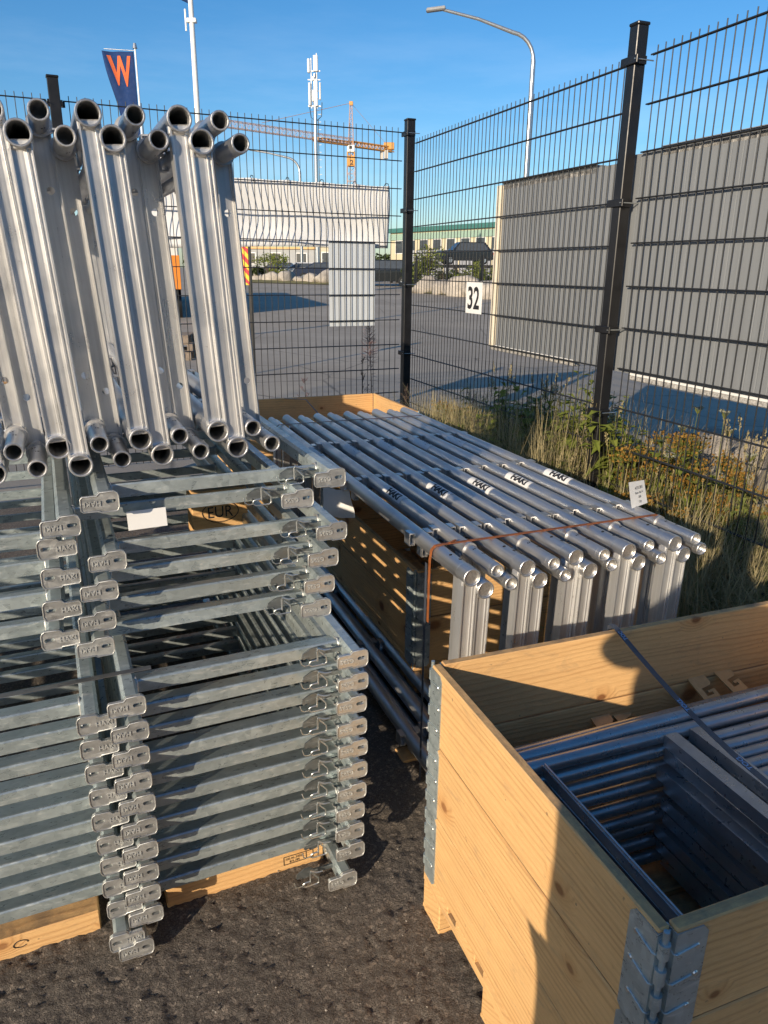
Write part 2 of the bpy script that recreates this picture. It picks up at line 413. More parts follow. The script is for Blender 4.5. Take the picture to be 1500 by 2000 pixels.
_tc = {}
def text_geo(body, size=1.0, extrude=0.0, res=3, bold=0.0):
    """verts, faces of a text lying in the xy plane, centred"""
    key = (body, extrude, res, bold)
    if key not in _tc:
        cu = bpy.data.curves.new('t', 'FONT'); cu.body = body; cu.size = 1; cu.extrude = extrude; cu.resolution_u = res; cu.offset = bold
        ob = bpy.data.objects.new('t', cu); COL.objects.link(ob)
        dg = bpy.context.evaluated_depsgraph_get(); me = ob.evaluated_get(dg).to_mesh()
        V = np.array([v.co[:] for v in me.vertices]); F = [tuple(p.vertices) for p in me.polygons]
        ob.evaluated_get(dg).to_mesh_clear(); bpy.data.objects.remove(ob)
        c = (V.min(0) + V.max(0)) / 2; c[2] = 0; w = V.max(0) - V.min(0)
        _tc[key] = (V - c, F, w)
    V, F, w = _tc[key]
    return V * size, F, w * size
def text_part(body, name, mat, parent, mp, height, extrude=0.0, width=None, bold=0.0, cut=0):
    V, F, w = text_geo(body, 1.0, 0.0, 3, bold)
    if cut:
        import bmesh
        bm = bmesh.new(); vv = [bm.verts.new(q) for q in V]
        for f in F:
            try: bm.faces.new([vv[i] for i in f])
            except ValueError: pass
        for ax, ext in ((1, w[1]), (0, w[0])):
            nct = cut if ax == 1 else cut
            for i in range(1, nct):
                co = [0, 0, 0]; co[ax] = -ext / 2 + ext * i / nct; no = [0, 0, 0]; no[ax] = 1
                bmesh.ops.bisect_plane(bm, geom=bm.verts[:] + bm.edges[:] + bm.faces[:], plane_co=co, plane_no=no)
        bm.verts.index_update(); V = np.array([v.co[:] for v in bm.verts]); F = [tuple(v.index for v in f.verts) for f in bm.faces]; bm.free()
    k = height / w[1]; kx = (width / w[0]) if width else k
    mb = MB(); mb.add([mp(x * kx, y * k, 0.0) for x, y, z in V], F)
    if extrude:
        mb.add([mp(x * kx, y * k, -extrude) for x, y, z in V], [tuple(reversed(f)) for f in F])
        from collections import Counter
        ed = Counter(); dr = {}
        for f in F:
            for i in range(len(f)):
                e = (f[i], f[(i + 1) % len(f)]); kk = tuple(sorted(e)); ed[kk] += 1; dr[kk] = e
        n = len(V)
        mb.add([mp(x * kx, y * k, 0.0) for x, y, z in V] + [mp(x * kx, y * k, -extrude) for x, y, z in V],
               [(dr[k2][1], dr[k2][0], n + dr[k2][0], n + dr[k2][1]) for k2, c in ed.items() if c == 1])
    return mb.obj(name, mat, parent)

M['greywood'] = plain('weathered_wood', (.20, .16, .125), .9, 0, .35, 20, .4)

# ---------------------------------------------------------------- ground, road, yard
def terr(y): return 0.0 if y < 22 else min(.62, (y - 22) * .0175)
def value_noise(X, Y, cell, rs):
    gx, gy = X / cell, Y / cell; x0, y0 = np.floor(gx).astype(int), np.floor(gy).astype(int)
    fx, fy = gx - x0, gy - y0; fx = fx * fx * (3 - 2 * fx); fy = fy * fy * (3 - 2 * fy)
    T = np.random.RandomState(rs).rand(256, 256)
    g = lambda a, b: T[a % 256, b % 256]
    return (g(x0, y0) * (1 - fx) + g(x0 + 1, y0) * fx) * (1 - fy) + (g(x0, y0 + 1) * (1 - fx) + g(x0 + 1, y0 + 1) * fx) * fy
mb = MB(); ys = [-60, -10, 0, 8, 14, 22, 28, 34, 40, 46, 52, 58, 80, 140, 300, 900]; xs = [-700, -120, -40, -15, 0, 15, 40, 120, 700]
mb.add([(x, y, terr(y)) for y in ys for x in xs], [(j * 9 + i, j * 9 + i + 1, j * 9 + i + 10, j * 9 + i + 9) for j in range(len(ys) - 1) for i in range(8)])
struct('ground', mb, M['road'])
CP = Vector((.168, 6.33, 0)); DR = Vector((.3665, -.9304, 0)).normalized(); DL = Vector((-.907, -.421, 0)).normalized()
NR = Vector((-DR.y, DR.x, 0))            # outward normal of the right fence (towards +x)
NL = Vector((DL.y, -DL.x, 0))            # outward normal of the left fence (towards +y)
mb = MB(); a, b = CP + DL * 9, CP + DR * 11
mb.add([a + Vector((0, 0, .004)), a + Vector((2, -13, .004)), b + Vector((0, 0, .004)), CP + Vector((0, 0, .004))], [(0, 1, 2, 3)])
struct('yard_pavement', mb, M['yard'])
x0, x1, y0, y1, st = -1.3, 1.15, .45, 2.75, .0075
X, Y = np.meshgrid(np.arange(x0, x1, st), np.arange(y0, y1, st))
H = .0025 * value_noise(X + 9, Y + 9, .17, 1) + .0026 * value_noise(X + 9, Y + 9, .06, 2) + .0036 * value_noise(X * .9 + Y * .4 + 9, Y * .9 - X * .4 + 9, .028, 3) + 0.0052 * value_noise(X * .8 + Y * .6 + 9, Y * .8 - X * .6 + 9, .0155, 4) ** 1.6 + .0034 * np.random.RandomState(5).rand(*X.shape)
H -= .006 * np.clip(.06 - np.abs(value_noise(X * .8 + Y * .6 + 20, Y * .8 - X * .6 + 20, .05, 12) - .5), 0, 1) / .06 * (value_noise(X + 9, Y + 9, .10, 13) > .55)
H = np.maximum(H, 0)
H = .0055 + H * np.clip(np.minimum(np.minimum(X - x0, x1 - X), np.minimum(Y - y0, y1 - Y)) / .1, 0, 1)
ny, nx = X.shape; idx = np.arange(nx * ny).reshape(ny, nx)
me = bpy.data.meshes.new('asphalt_surface')
q = np.stack([idx[:-1, :-1], idx[:-1, 1:], idx[1:, 1:], idx[1:, :-1]], -1).reshape(-1, 4)
me.from_pydata(np.stack([X, Y, H], -1).reshape(-1, 3).tolist(), [], q.tolist()); me.materials.append(M['yard'])
me.polygons.foreach_set('use_smooth', [True] * len(me.polygons)); me.update()
o = link('asphalt_surface', me); o['kind'] = 'structure'
rg = random.Random(3)
peb = MB()                                                        # loose chips lying on the asphalt
for i in range(260):
    x, y = rg.uniform(-.9, .75), rg.uniform(.7, 2.3); s = rg.uniform(.0012, .0035) * (1.8 if i < 8 else 1)
    k = [Vector((rg.uniform(-1, 1), rg.uniform(-1, 1), rg.uniform(-1, 1))).normalized() * s * rg.uniform(.7, 1.2) for _ in range(4)]
    c = Vector((x, y, .019 + s * .3)); peb.add([c + Vector((s, 0, 0)), c + Vector((-s, s * .4, 0)), c + Vector((0, -s, 0)), c + Vector((0, 0, s * .8)), c - Vector((0, 0, s))], [(0, 3, 2), (0, 1, 3), (1, 2, 3), (0, 2, 4), (1, 0, 4), (2, 1, 4)])
tag(peb.obj('loose_grit', plain('grit', (.30, .27, .23), .8, 0, .5, 40)), 'pale loose grit and chips scattered over the dark asphalt', 'grit', kind='stuff')
# soil strip under the weeds, both sides of the right fence, as a low mound
def strip(name, P0, D, N, prof, s0, s1, ds, mat, seed, amp):
    mb = MB(); ns = int((s1 - s0) / ds) + 1; k = len(prof); r = random.Random(seed)
    vs = []
    for i in range(ns):
        for n_, z in prof:
            p = P0 + D * (s0 + i * ds) + N * (n_ + r.uniform(-1, 1) * amp * .8); vs.append((p.x, p.y, max(.001, z + r.uniform(-1, 1) * amp * (z > .02))))
    mb.add(vs, [(i * k + j, i * k + j + 1, (i + 1) * k + j + 1, (i + 1) * k + j) for i in range(ns - 1) for j in range(k - 1)], True)
    return struct(name, mb, mat)
strip('soil_verge', CP, DR, NR, [(-.62, .0), (-.5, .03), (-.3, .08), (0, .12), (.35, .14), (.8, .12), (1.3, .05), (1.55, .0)], -.6, 7.5, .12, M['soil'], 4, .02)

# ---------------------------------------------------------------- fence
WZ = [2.55 - .2 * i for i in range(13)]
def fence_panel(label, P0, D, s0, s1, ztop):
    L = s1 - s0; base = P0 + D * s0; ang = math.atan2(D.y, D.x)
    t = thing('mesh_fence_panel', label, 'fence panel', base, ang, 'black wire mesh fence panels')
    hm = MB()
    for sy in (-.0055, .0055): hm.tube((0.02, sy, 0), (L - .02, sy, 0), .0035, n=6)
    hme = hm.mesh('horizontal_wire', M['wirefence'])
    for i in range(13):
        o = link('horizontal_wire', hme, t); o.location.z = ztop - .2 * i
    vme = MB().tube((0, 0, ztop - 2.42), (0, 0, ztop + .032), .0027, n=6).mesh('vertical_wire', M['wirefence'])
    n = int((L - .08) / .05); o0 = (L - n * .05) / 2
    for i in range(n + 1):
        o = link('vertical_wire', vme, t); o.location.x = o0 + i * .05
    return t
def fence_post(label, P, ang, ztop, clamps, w=.062, d=.048, zsplit=None):
    t = thing('fence_post', label, 'fence post', (P.x, P.y, 0), ang, 'black square fence posts')
    MB().box((-w / 2, -d / 2, -.1), (w / 2, d / 2, ztop), .003).obj('shaft', M['black'], t)
    MB().box((-w / 2 - .004, -d / 2 - .004, ztop), (w / 2 + .004, d / 2 + .004, ztop + .014), .004).obj('cap', M['black'], t)
    for z in clamps:
        c = MB(); c.box((-w / 2 - .028, -d / 2 - .012, z - .017), (w / 2 + .028, -d / 2 - .002, z + .017), .002)
        c.box((-w / 2 - .012, -d / 2 - .002, z - .017), (-w / 2 - .001, d / 2 - .004, z + .017), .001); c.box((w / 2 + .001, -d / 2 - .002, z - .017), (w / 2 + .012, d / 2 - .004, z + .017), .001)
        co = c.obj('clamp', M['black'], t)
        b = MB(); b.tube((w / 2 + .016, -d / 2 - .016, z), (w / 2 + .016, d / 2 + .03, z), .003, n=8); b.obj('bolt', M['wire'], co)
    return t
aR = math.atan2(DR.y, DR.x); aL = math.atan2(DL.y, DL.x)
fence_panel('black mesh panel of the right fence between corner post and tall middle post', CP + NR * .03, DR, .03, 2.62, 2.54)
fence_panel('black mesh panel of the right fence beyond the tall post at the photo edge', CP + NR * .03, DR, 2.69, 5.25, 2.55)
fence_panel('black mesh panel of the back fence left of the corner post carrying the white tarpaulin', CP + NL * .03, DL, .03, 2.49, 2.62)
fence_panel('black mesh panel of the back fence left of the short left post', CP + NL * .03, DL, 2.55, 5.05, 2.62)
fence_post('black corner post where back fence and right fence meet', CP, aR, 2.70, [2.61, 2.06, 1.50, .95], .066, .066)
fence_post('tall thick black post in front of the grey sheets on the right fence', CP + DR * 2.655 - NR * .012, aR + math.pi * 0, 2.67, [2.53, 1.93, 1.34, .92, .52], .060, .060)
fence_post('black post standing behind the upright aluminium frames at the left', CP + DL * 2.52, aL, 2.74, [2.60, 1.9, 1.2], .066, .06)
def hung(name, label, cat, P0, D, N, off, s0, s1, z0, z1, th, mat, group=None):
    """flat sheet hung on the outside of the fence; local x along the fence"""
    ang = math.atan2(D.y, D.x); p = P0 + D * s0 + N * off
    t = thing(name, label, cat, (p.x, p.y, z0), ang, group)
    s = 1 if (Matrix.Rotation(ang, 3, 'Z') @ Vector((0, 1, 0))).dot(N) > 0 else -1
    y0, y1 = sorted((0, s * th))
    MB().box((0, y0, 0), (s1 - s0, y1, z1 - z0), .002).obj('sheet', mat, t)
    return t, s
gs = 'grey sheets hung on the right fence'
# two corrugated grey sheets
def grey_sheet(label, s0, s1, z0, z1, edge):
    p = CP + DR * s0 + NR * .052; t = thing('grey_sheet', label, 'sheet', (p.x, p.y, z0), aR, gs)
    L, Hh = s1 - s0, z1 - z0; mb = MB(); n = int(L / .06); pr = []
    for i in range(n):
        x = L * i / n; pr += [(x + .004, 0.0), (x + L / n - .004, 0.0), (x + L / n, .0012)]
    mb.plate([[(x, y) for x, y in pr] + [(L, .014), (0, .014)]], lambda x, y, z: Vector((x, y, z)), 0, Hh)
    mb.obj('corrugated_panel', M['greysheet'], t, fix=True)
    fo = plain('foam_edge', (.36, .35, .33), .95, 0, .5, 90, .9, 120)
    e0, e1 = edge
    MB().box((e0, -.004, Hh), (e1, .05, Hh + .010), .001).box((e0, -.012, Hh + .010), (e1, .054, Hh + .013)).obj('top_trim', M['greysheet'], t)
    MB().box((e0, .000, Hh - .03), (e1, .045, Hh), .004).obj('foam_core', fo, t)
    MB().box((e0 - .05, -.008, -.03), (e1 - .05, .045, -.005), .004).obj('foam_core', fo, t)
    MB().box((e0 - .05, -.012, -.005), (e1 - .05, -.008, .006)).obj('bottom_trim', M['white'], t)
    return t
g1 = grey_sheet('grey corrugated sheet with a cream left edge hung between corner post and tall post', 1.40, 2.60, 1.14, 2.125, (0, .95))
MB().box((-.05, -.02, -.005), (-.002, .06, .985), .003).obj('edge_flashing', plain('cream_flashing', (.66, .60, .48), .5, 0, .08), g1)
grey_sheet('wide grey corrugated sheet hung beyond the tall post at the right edge', 2.63, 5.2, 1.13, 2.15, (.20, 2.45))
# pale panel on the back fence
t, s = hung('pale_panel', 'pale grey ribbed panel hung on the back fence below the tarpaulin', 'panel', CP, DL, NL, .045, .265, .66, 1.175, 1.825, .012, M['lightsheet'])
# white tarpaulin on the back fence, hanging in folds
L, n, k = 2.25, 90, 16; vs = []; rr = random.Random(2)
for j in range(k + 1):
    for i in range(n + 1):
        x, f = i * L / n, j / k
        y = .006 * math.sin(x * 9 + 1.3 * math.sin(f * 3)) * (.3 + f) + .022 * f * f * math.sin(x * 3.1 + f * 4) + .003 * math.sin(x * 23 + f * 9) * f + .014 * math.sin(f * 6 + x * 1.4)
        z = -.475 * f - .006 * math.sin(x * 5) * f - .008 * abs(math.sin(x * math.pi / .28)) * (f == 0) + (.015 * math.sin(x * 1.9 + 1) * f)
        vs.append((x, y, z))
w = n + 1
p = CP + DL * .135 + NL * .07; t = thing('white_tarpaulin', 'creased white tarpaulin tied along the back fence beside the corner post', 'tarpaulin', (p.x, p.y, 2.24), aL)
mb = MB(); mb.add(vs, [(j * w + i, j * w + i + 1, (j + 1) * w + i + 1, (j + 1) * w + i) for j in range(k) for i in range(n)], True)
o = mb.obj('cloth', M['tarp'], t); so = o.modifiers.new('s', 'SOLIDIFY'); so.thickness = .002
for i in range(9):
    x = .02 + i * L / 8.3; MB().path([(x, -.06, .0), (x, -.03, .02), (x, .02, .012), (x, .03, -.02), (x, -.02, -.02), (x, -.06, -.0)], .003, 6).obj('tie', M['wirefence'], t)
# number plate 32 on the right fence
p = CP + DR * 1.065 - NR * .0; t = thing('number_sign', 'white plate with black number 32 wired to the right fence', 'sign', (p.x, p.y, 1.335), aR)
MB().box((0, -.006, 0), (.225, -.002, .205), .001).obj('plate', M['white'], t)
text_part('32', 'number', M['ink'], t, lambda x, y, z: Vector((.1125 + x, -.0075, .1025 + y)), .150, width=.165, bold=.02)

# ---------------------------------------------------------------- background
def at_px(px, py, Y):
    """world point at distance Y in front of the viewpoint (used for far things only, built at their own distance)"""
    d = fw * 1444.4 + rt * (px - 750) - up * (py - 1000)
    return Vector((0, 0, EYE)) + d * (Y / d.y)
# flag poles
def flagpole(label, px, py, Y, h, r, gp):
    p = at_px(px, py, Y); t = thing('flagpole', label, 'flagpole', (p.x, p.y, 0), 0, gp)
    MB().tube((0, 0, 0), (0, 0, h), r, r * .6, 14).obj('pole', M['white'], t)
    mb = MB(); mb.tube((0, 0, h), (0, 0, h + .02), r * 1.1, n=12); o = mb.obj('finial', M['galv_tube'], t)
    return t, p
flagblue = plain('blue_flag_cloth', (.006, .032, .125), .95, 0, .12, 3)
forange = plain('orange_flag_print', (.62, .13, .04), .9, 0, .1)
def flag(label, rootp, h, w, wb, hh, lean, letter):
    t = thing('banner_flag', label, 'flag', (rootp.x, rootp.y, h), 0, 'blue banner flags')
    n, k = 24, 14; vs = []
    fy = lambda f, g: .10 * math.sin(g * 7 + f * 3) * f + .05 * math.sin(f * 11 + g * 4) * f
    fx = lambda f, g: -.06 - (w * (1 - g) + wb * g) * f + lean * g * 0
    for j in range(n + 1):
        for i in range(k + 1):
            g, f = j / n, i / k; vs.append((fx(f, g), fy(f, g), -hh * g - .06 * f * (1 - g) + .10 * f * g + .08 * f))
    mb = MB(); mb.add(vs, [(j * (k + 1) + i, j * (k + 1) + i + 1, (j + 1) * (k + 1) + i + 1, (j + 1) * (k + 1) + i) for j in range(n) for i in range(k)], True)
    o = mb.obj('cloth', flagblue, t); so = o.modifiers.new('s', 'SOLIDIFY'); so.thickness = .004; so.offset = 0
    MB().tube((0, 0, .03), (-w * .98, 0, .085), .012, n=8).obj('crossarm', M['galv_tube'], t)
    if letter:
        def mp(x, y, z):
            g = (.62 - y) / hh; f = (.56 - x) / w * 1.0; f = min(max(f, .02), .98)
            return Vector((fx(f, g), fy(f, g) - .02, -hh * g - .06 * f * (1 - g) + .10 * f * g + .08 * f))
        text_part(letter, 'emblem', forange, t, lambda x, y, z: mp(x + .0, y - .02, z), 1.0, width=.86, bold=.03, cut=10)
    return t
t1, p1 = flagpole('thick white flagpole rising out of the photo above the aluminium frames', 386, 225, 18, 9.2, .075, 'white flagpoles')
flag('blue flag with only its lower corner showing at the top of the thick flagpole', Vector((p1.x, p1.y, 0)), 9.1, 1.1, .35, 2.25, 0, None)
MB().box((-.1, -.06, 6.50), (.1, .06, 6.58), .01).tube((-.13, 0, 6.35), (-.13, 0, 6.75), .02, n=8).obj('bracket', M['white'], t1)
t2, p2 = flagpole('slim white flagpole carrying the blue banner with the orange letter', 272, 196, 30, 8.95, .05, 'white flagpoles')
MB().tube((0, 0, 8.95), (0, 0, 9.11), .085, .05, n=12).obj('ball', M['galv_tube'], t2)
flag('blue banner flag printed with a large orange letter W', Vector((p2.x, p2.y, 0)), 8.85, 1.12, .60, 2.75, 0, 'W')
# street lamps
def lamp_post(label, px, py, Y, pole_top, bend, arm, r, gp, armdir=-1, rise=.5):
    p = at_px(px, py, Y); t = thing('street_lamp', label, 'street lamp', (p.x, p.y, 0), 0, gp)
    pts = [Vector((0, 0, 0)), Vector((0, 0, pole_top - bend))]
    for i in range(1, 7):
        a = i / 6 * math.pi * .46; pts.append(Vector((armdir * bend * (1 - math.cos(a)), 0, pole_top - bend + bend * math.sin(a))))
    e = pts[-1]; pts.append(e + Vector((armdir * arm * .5, 0, rise * .6))); pts.append(e + Vector((armdir * arm, 0, rise)))
    MB().path(pts, [r * 1.15, r] + [r * .75] * 6 + [r * .6, r * .55], 10).obj('pole', M['galv_tube'], t)
    q = pts[-1]; h = MB(); h.box((-.28, -.10, -.05), (.28, .10, .05), .03, Matrix.Translation(q + Vector((armdir * .22, 0, .01))) @ Matrix.Rotation(R(7) * -armdir * -1, 4, 'Y'))
    h.obj('lamp_head', plain('lamp_grey', (.30, .31, .32), .5), t)
    return t
lamp_post('tall grey street lamp with a long curved arm behind the right fence', 1027, 345, 25, 8.25, .75, 2.05, .075, 'street lamps', -1, .55)
lamp_post('small distant street lamp with curved arm seen above the tarpaulin', 586, 350, 68, 10.4, 1.2, 3.1, .12, 'street lamps', -1, .55)
# phone mast
p = at_px(618, 350, 60); t = thing('phone_mast', 'slim grey phone mast topped with white antenna boxes', 'mast', (p.x, p.y, -2.8))
MB().tube((0, 0, 0), (0, 0, 17.6), .20, .12, 14).obj('pole', M['galv_tube'], t)
for (x, z, w, h) in ((-.42, 18.1, .22, .95), (.08, 18.25, .42, 1.1), (-.38, 16.3, .2, 1.6), (.1, 16.4, .26, 1.9), (.38, 16.5, .14, 1.2), (-.12, 16.2, .16, .8), (-.1, 17.3, .2, .3)):
    MB().box((x - w * .38, -.2, z - h * .46), (x + w * .38, .1, z + h * .46), .03).obj('antenna', M['white'], t)
MB().box((-.5, -.03, 17.75), (.4, .03, 17.83)).box((-.5, -.03, 15.5), (.4, .03, 15.6)).box((-.5, -.03, 17.2), (.4, .03, 17.27)).tube((-.25, 0, 15.4), (-.25, 0, 18.6), .04, n=8).tube((.15, 0, 15.4), (.15, 0, 18.9), .04, n=8).obj('bracket', M['white'], t)
MB().path([(-.4, 0, 15.5), (-.3, 0, 14.8), (0, 0, 14.6), (.0, 0, 15.4)], .03, 6).path([(.5, 0, 15.8), (.45, 0, 14.9), (.1, 0, 14.6)], .03, 6).obj('cable', M['black'], t)
mb = MB()
for i in range(26): mb.box((.2, -.02, 4 + i * .5), (.42, .02, 4.05 + i * .5))
mb.obj('climbing_step', M['galv_tube'], t)
# tower crane
cr_o = plain('crane_yellow', (.62, .30, .07), .5, 0, .1); cr_p = plain('crane_faded', (.50, .34, .27), .6, 0, .15)
p = at_px(686, 350, 200); t = thing('tower_crane', 'yellow tower crane with a long lattice jib behind the phone mast', 'crane', (p.x, p.y, 0)); t.scale = (.84, .84, .84)
jd = Vector((-33, -28, 0)).normalized()
def lattice(mb, a, b, w, n, r=.10, up_=Vector((0, 0, 1)), taper=1.0):
    r *= .7
    a, b = Vector(a), Vector(b); d = (b - a).normalized(); s = d.cross(up_).normalized() if abs(d.dot(up_)) < .9 else Vector((1, 0, 0)); u = s.cross(d)
    c = [(-1, -1), (1, -1), (1, 1), (-1, 1)]
    P = [[a + (b - a) * (i / n) + (s * x + u * y) * w * .5 * (1 + (taper - 1) * i / n) for x, y in c] for i in range(n + 1)]
    for j in range(4): mb.tube(P[0][j], P[n][j], r, n=5)
    for i in range(n):
        for j in range(4):
            mb.tube(P[i][j], P[i + 1][(j + 1) % 4], r * .6, n=4, caps=(0, 0)); mb.tube(P[i][j], P[i][(j + 1) % 4], r * .6, n=4, caps=(0, 0))
mb = MB(); lattice(mb, (0, 0, 0), (0, 0, 30.5), 2.3, 15, .17); mb.obj('tower', cr_p, t)
mb = MB(); lattice(mb, (0, 0, 30.5), (0, 0, 34.5), 2.0, 2, .3); mb.box((-1.1, -1.1, 30.6), (1.1, 1.1, 33.2), .1); mb.obj('slewing_ring', cr_o, t)
text_part('2', 'number', M['ink'], t, lambda x, y, z: Vector((.25 + x, -1.13, 31.4 + y)), 1.3, width=.9, bold=.03)
cb = MB().box((-1.1, -1.4, 34.1), (1.1, .6, 36.0), .15).obj('cab', M['white'], t); MB().box((-.5, -1.46, 34.9), (.35, -1.40, 35.7)).obj('window', M['ink'], cb)
mb = MB(); lattice(mb, (0, 0, 36.0), (0, 0, 47), 1.5, 8, .14, taper=.4); mb.obj('apex', cr_p, t)
MB().box((-.5, -.5, 46.4), (.6, .5, 47.4), .1).obj('apex_head', cr_o, t)
mb = MB(); lattice(mb, Vector((0, 0, 37)), jd * 46 + Vector((0, 0, 37)), 1.6, 34, .12); mb.obj('jib', cr_p, t)
mb = MB(); lattice(mb, Vector((0, 0, 36.4)), jd * 13 + Vector((0, 0, 36.3)), 1.0, 10, .2); mb.box((-.9, -.9, 35.9), (.9, .9, 36.8), .1, Matrix.Translation(jd * 12.5)); mb.obj('trolley_rail', cr_o, t)
mb = MB(); lattice(mb, Vector((0, 0, 36.4)), -jd * 16 + Vector((0, 0, 36.4)), 1.3, 12, .25); mb.box((-1.6, -1, 36.2), (1.6, 1, 38.2), .2, Matrix.Translation(-jd * 14.5)); mb.obj('counter_jib', cr_o, t)
MB().box((-1.1, -.8, 33.4), (-.1, .8, 35.9), .05, Matrix.Translation(-jd * 12.5)).box((.1, -.8, 33.6), (1.3, .8, 35.9), .05, Matrix.Translation(-jd * 12.5)).obj('counterweight', plain('concrete', (.5, .47, .42), .8), t)
MB().tube((0, 0, 47), jd * 30 + Vector((0, 0, 38.4)), .07, n=5).tube((0, 0, 47), -jd * 13 + Vector((0, 0, 38)), .05, n=5).obj('stay_cable', cr_p, t)
MB().tube(jd * 12.5 + Vector((0, 0, 36)), jd * 12.5 + Vector((0, 0, 27.5)), .03, n=4).box((-.35, -.35, 26.7), (.35, .35, 27.5), .05, Matrix.Translation(jd * 12.5)).obj('hook', cr_o, t)
# buildings
yel = plain('yellow_render', (.60, .53, .36), .8, 0, .06, .3); grn = plain('green_trim', (.30, .42, .33), .6); teal = plain('teal_roof', (.05, .17, .15), .6); win = plain('dark_window', (.06, .07, .08), .15)
def building(label, pa, pb, Ya, Yb, z0, z1, mats, depth, nwin, winz, trim=True, cat='building', roofmat=None):
    A, B = at_px(pa, 500, Ya), at_px(pb, 500, Yb); A.z = B.z = 0; D = (B - A); L = D.length; ang = math.atan2(D.y, D.x)
    t = thing('industrial_building', label, cat, (A.x, A.y, 0), ang, 'far industrial buildings')
    MB().box((0, 0, z0), (L, depth, z1), .02).obj('wall', mats, t)
    if trim:
        MB().box((-.05, -.12, z1 - .9), (L, -.004, z1 - .15)).obj('fascia', grn, t)
        MB().box((-.1, -.35, z1), (L + .1, depth, z1 + .55), .05).obj('roof', teal, t)
    else: MB().box((-.1, -.25, z1), (L + .1, depth, z1 + .35), .05).obj('roof', roofmat, t)
    wm_ = MB().box((0, -.05, 0), (1.5, -.01, 1.5)).mesh('window', win); fm = MB().box((-.1, -.03, -.1), (1.6, -.004, 1.6)).mesh('frame', M['white'])
    for i in range(nwin):
        o = link('window', wm_, t); o.location = (L * (i + .5) / nwin, 0, winz); link('frame', fm, o)
    return t, L
b1, L1 = building('long yellow building with green fascia and teal roof behind the corner post', 762, 1120, 105, 78, .5, 6.1, yel, 25, 12, 3.6)
dm = MB().box((0, -.08, .6), (2.6, -.01, 3.9)).mesh('door', plain('grey_door', (.36, .37, .40), .6))
for i in range(9): o = link('door', dm, b1); o.location.x = 3 + i * (L1 - 6) / 9
b2, L2 = building('low grey warehouse with an orange edge under the tarpaulin', 455, 655, 120, 118, .5, 4.3, plain('grey_cladding', (.33, .34, .34), .7, 0, .1, .4), 20, 4, 2.2, False, roofmat=plain('orange_edge', (.60, .38, .16), .6))
b3, L3 = building('small pale building beside the grey warehouse', 618, 662, 100, 100, .5, 4.2, plain('cream_wall', (.52, .47, .34), .8), 12, 2, 2.0, False, roofmat=teal)
# big hall standing to the left, out of the picture, whose shade lies over the road
t = thing('warehouse_hall', 'long grey warehouse hall standing left of the yard', 'building', (-34, 6, 0), R(12))
MB().box((-10, -14, 0), (10, 22, 5.2), .05).obj('wall', plain('hall_cladding', (.30, .31, .32), .6), t); MB().box((-10.3, -14.3, 5.2), (10.3, 22.3, 5.6), .05).obj('roof', teal, t)
t = thing('warehouse_hall', 'large dark grey warehouse hall standing behind the photographer', 'building', (-3, -34, 0), 0)
MB().box((0, 0, 0), (46, 17, 7.5), .05).obj('wall', plain('hall_panels', (.22, .225, .23), .6), t); MB().box((-.3, -.3, 7.5), (46.3, 17.3, 7.9), .05).obj('roof', teal, t)
for i in range(5): MB().box((4 + i * 8, 17.002, 0), (8 + i * 8, 17.06, 4.4)).obj('gate', plain('pale_gate', (.45, .45, .44), .6), t)
# parked cars
def car(label, px, Y, col, rz, suv=0):
    p = at_px(px, 540, Y); t = thing('parked_car', label, 'car', (p.x, p.y, terr(Y)), rz, 'cars parked beyond the road')
    cm = plain('car_paint', col, .22, .2, .02); hh = 1.42 + .25 * suv
    prof = [(-2.15, .35), (-2.2, .75), (-2.0, .98 + .05 * suv), (-1.25 + .1 * suv, 1.02 + .05 * suv), (-.55, hh), (1.0 + .5 * suv, hh), (1.75 + .2 * suv, 1.02 + .08 * suv), (2.1, .95), (2.15, .4), (1.9, .3), (-1.9, .3)]
    b = MB(); b.prism(prof, -.85, .85, lambda x, y, s: Vector((x, s * (1 - max(0, y - 1.0) * .42), y))); b.obj('body', cm, t, fix=True)
    for s in (-1, 1):
        g = MB(); gp = [(-1.05 + .1 * suv, 1.04), (-.52, hh - .07), (.95 + .45 * suv, hh - .07), (1.5 + .25 * suv, 1.06)]
        g.add([(x, s * (.856 * (1 - max(0, y - 1.0) * .42) + .004), y) for x, y in gp], [(0, 1, 2, 3) if s < 0 else (3, 2, 1, 0)]); g.obj('side_window', win, t)
    for x in (-1.35, 1.35):
        for s in (-1, 1):
            w_ = MB().tube((x, s * .70, .33), (x, s * .88, .33), .33, n=18).obj('wheel', M['black'], t); MB().tube((x, s * .87, .33), (x, s * .892, .33), .19, n=10).obj('rim', M['galv_tube'], w_)
    for s in (-1, 1): MB().box((2.1, s * .72 - .12, .72), (2.16, s * .72 + .12, .9)).obj('tail_light', plain('red_lens', (.5, .02, .02), .3), t)
    return t
car('white car parked in the row beyond the road at the left', 592, 62, (.6, .6, .6), R(8)); car('dark blue car parked next to the white car', 628, 60, (.03, .04, .07), R(5))
car('dark car with red lights at the right end of the pale panel', 748, 52, (.015, .018, .02), R(0), 1); car('black car parked behind the corner post', 790, 60, (.03, .03, .03), R(80))
car('silver car half hidden behind the pale panel', 660, 61, (.3, .3, .31), R(3)); car('dark grey car parked left of the white car', 546, 66, (.06, .06, .065), R(4)); 
t = car('dark pickup standing high on a ramp in front of the yellow building', 905, 62, (.02, .025, .03), R(10), 1); t.location.z = 2.0
tt = thing('loading_ramp', 'dark steel loading platform under the pickup', 'platform', (t.location.x, t.location.y, 0), R(10)); MB().box((-4.5, -1.6, 1.75), (6.5, 1.6, 1.98)).obj('deck', M['black'], tt)
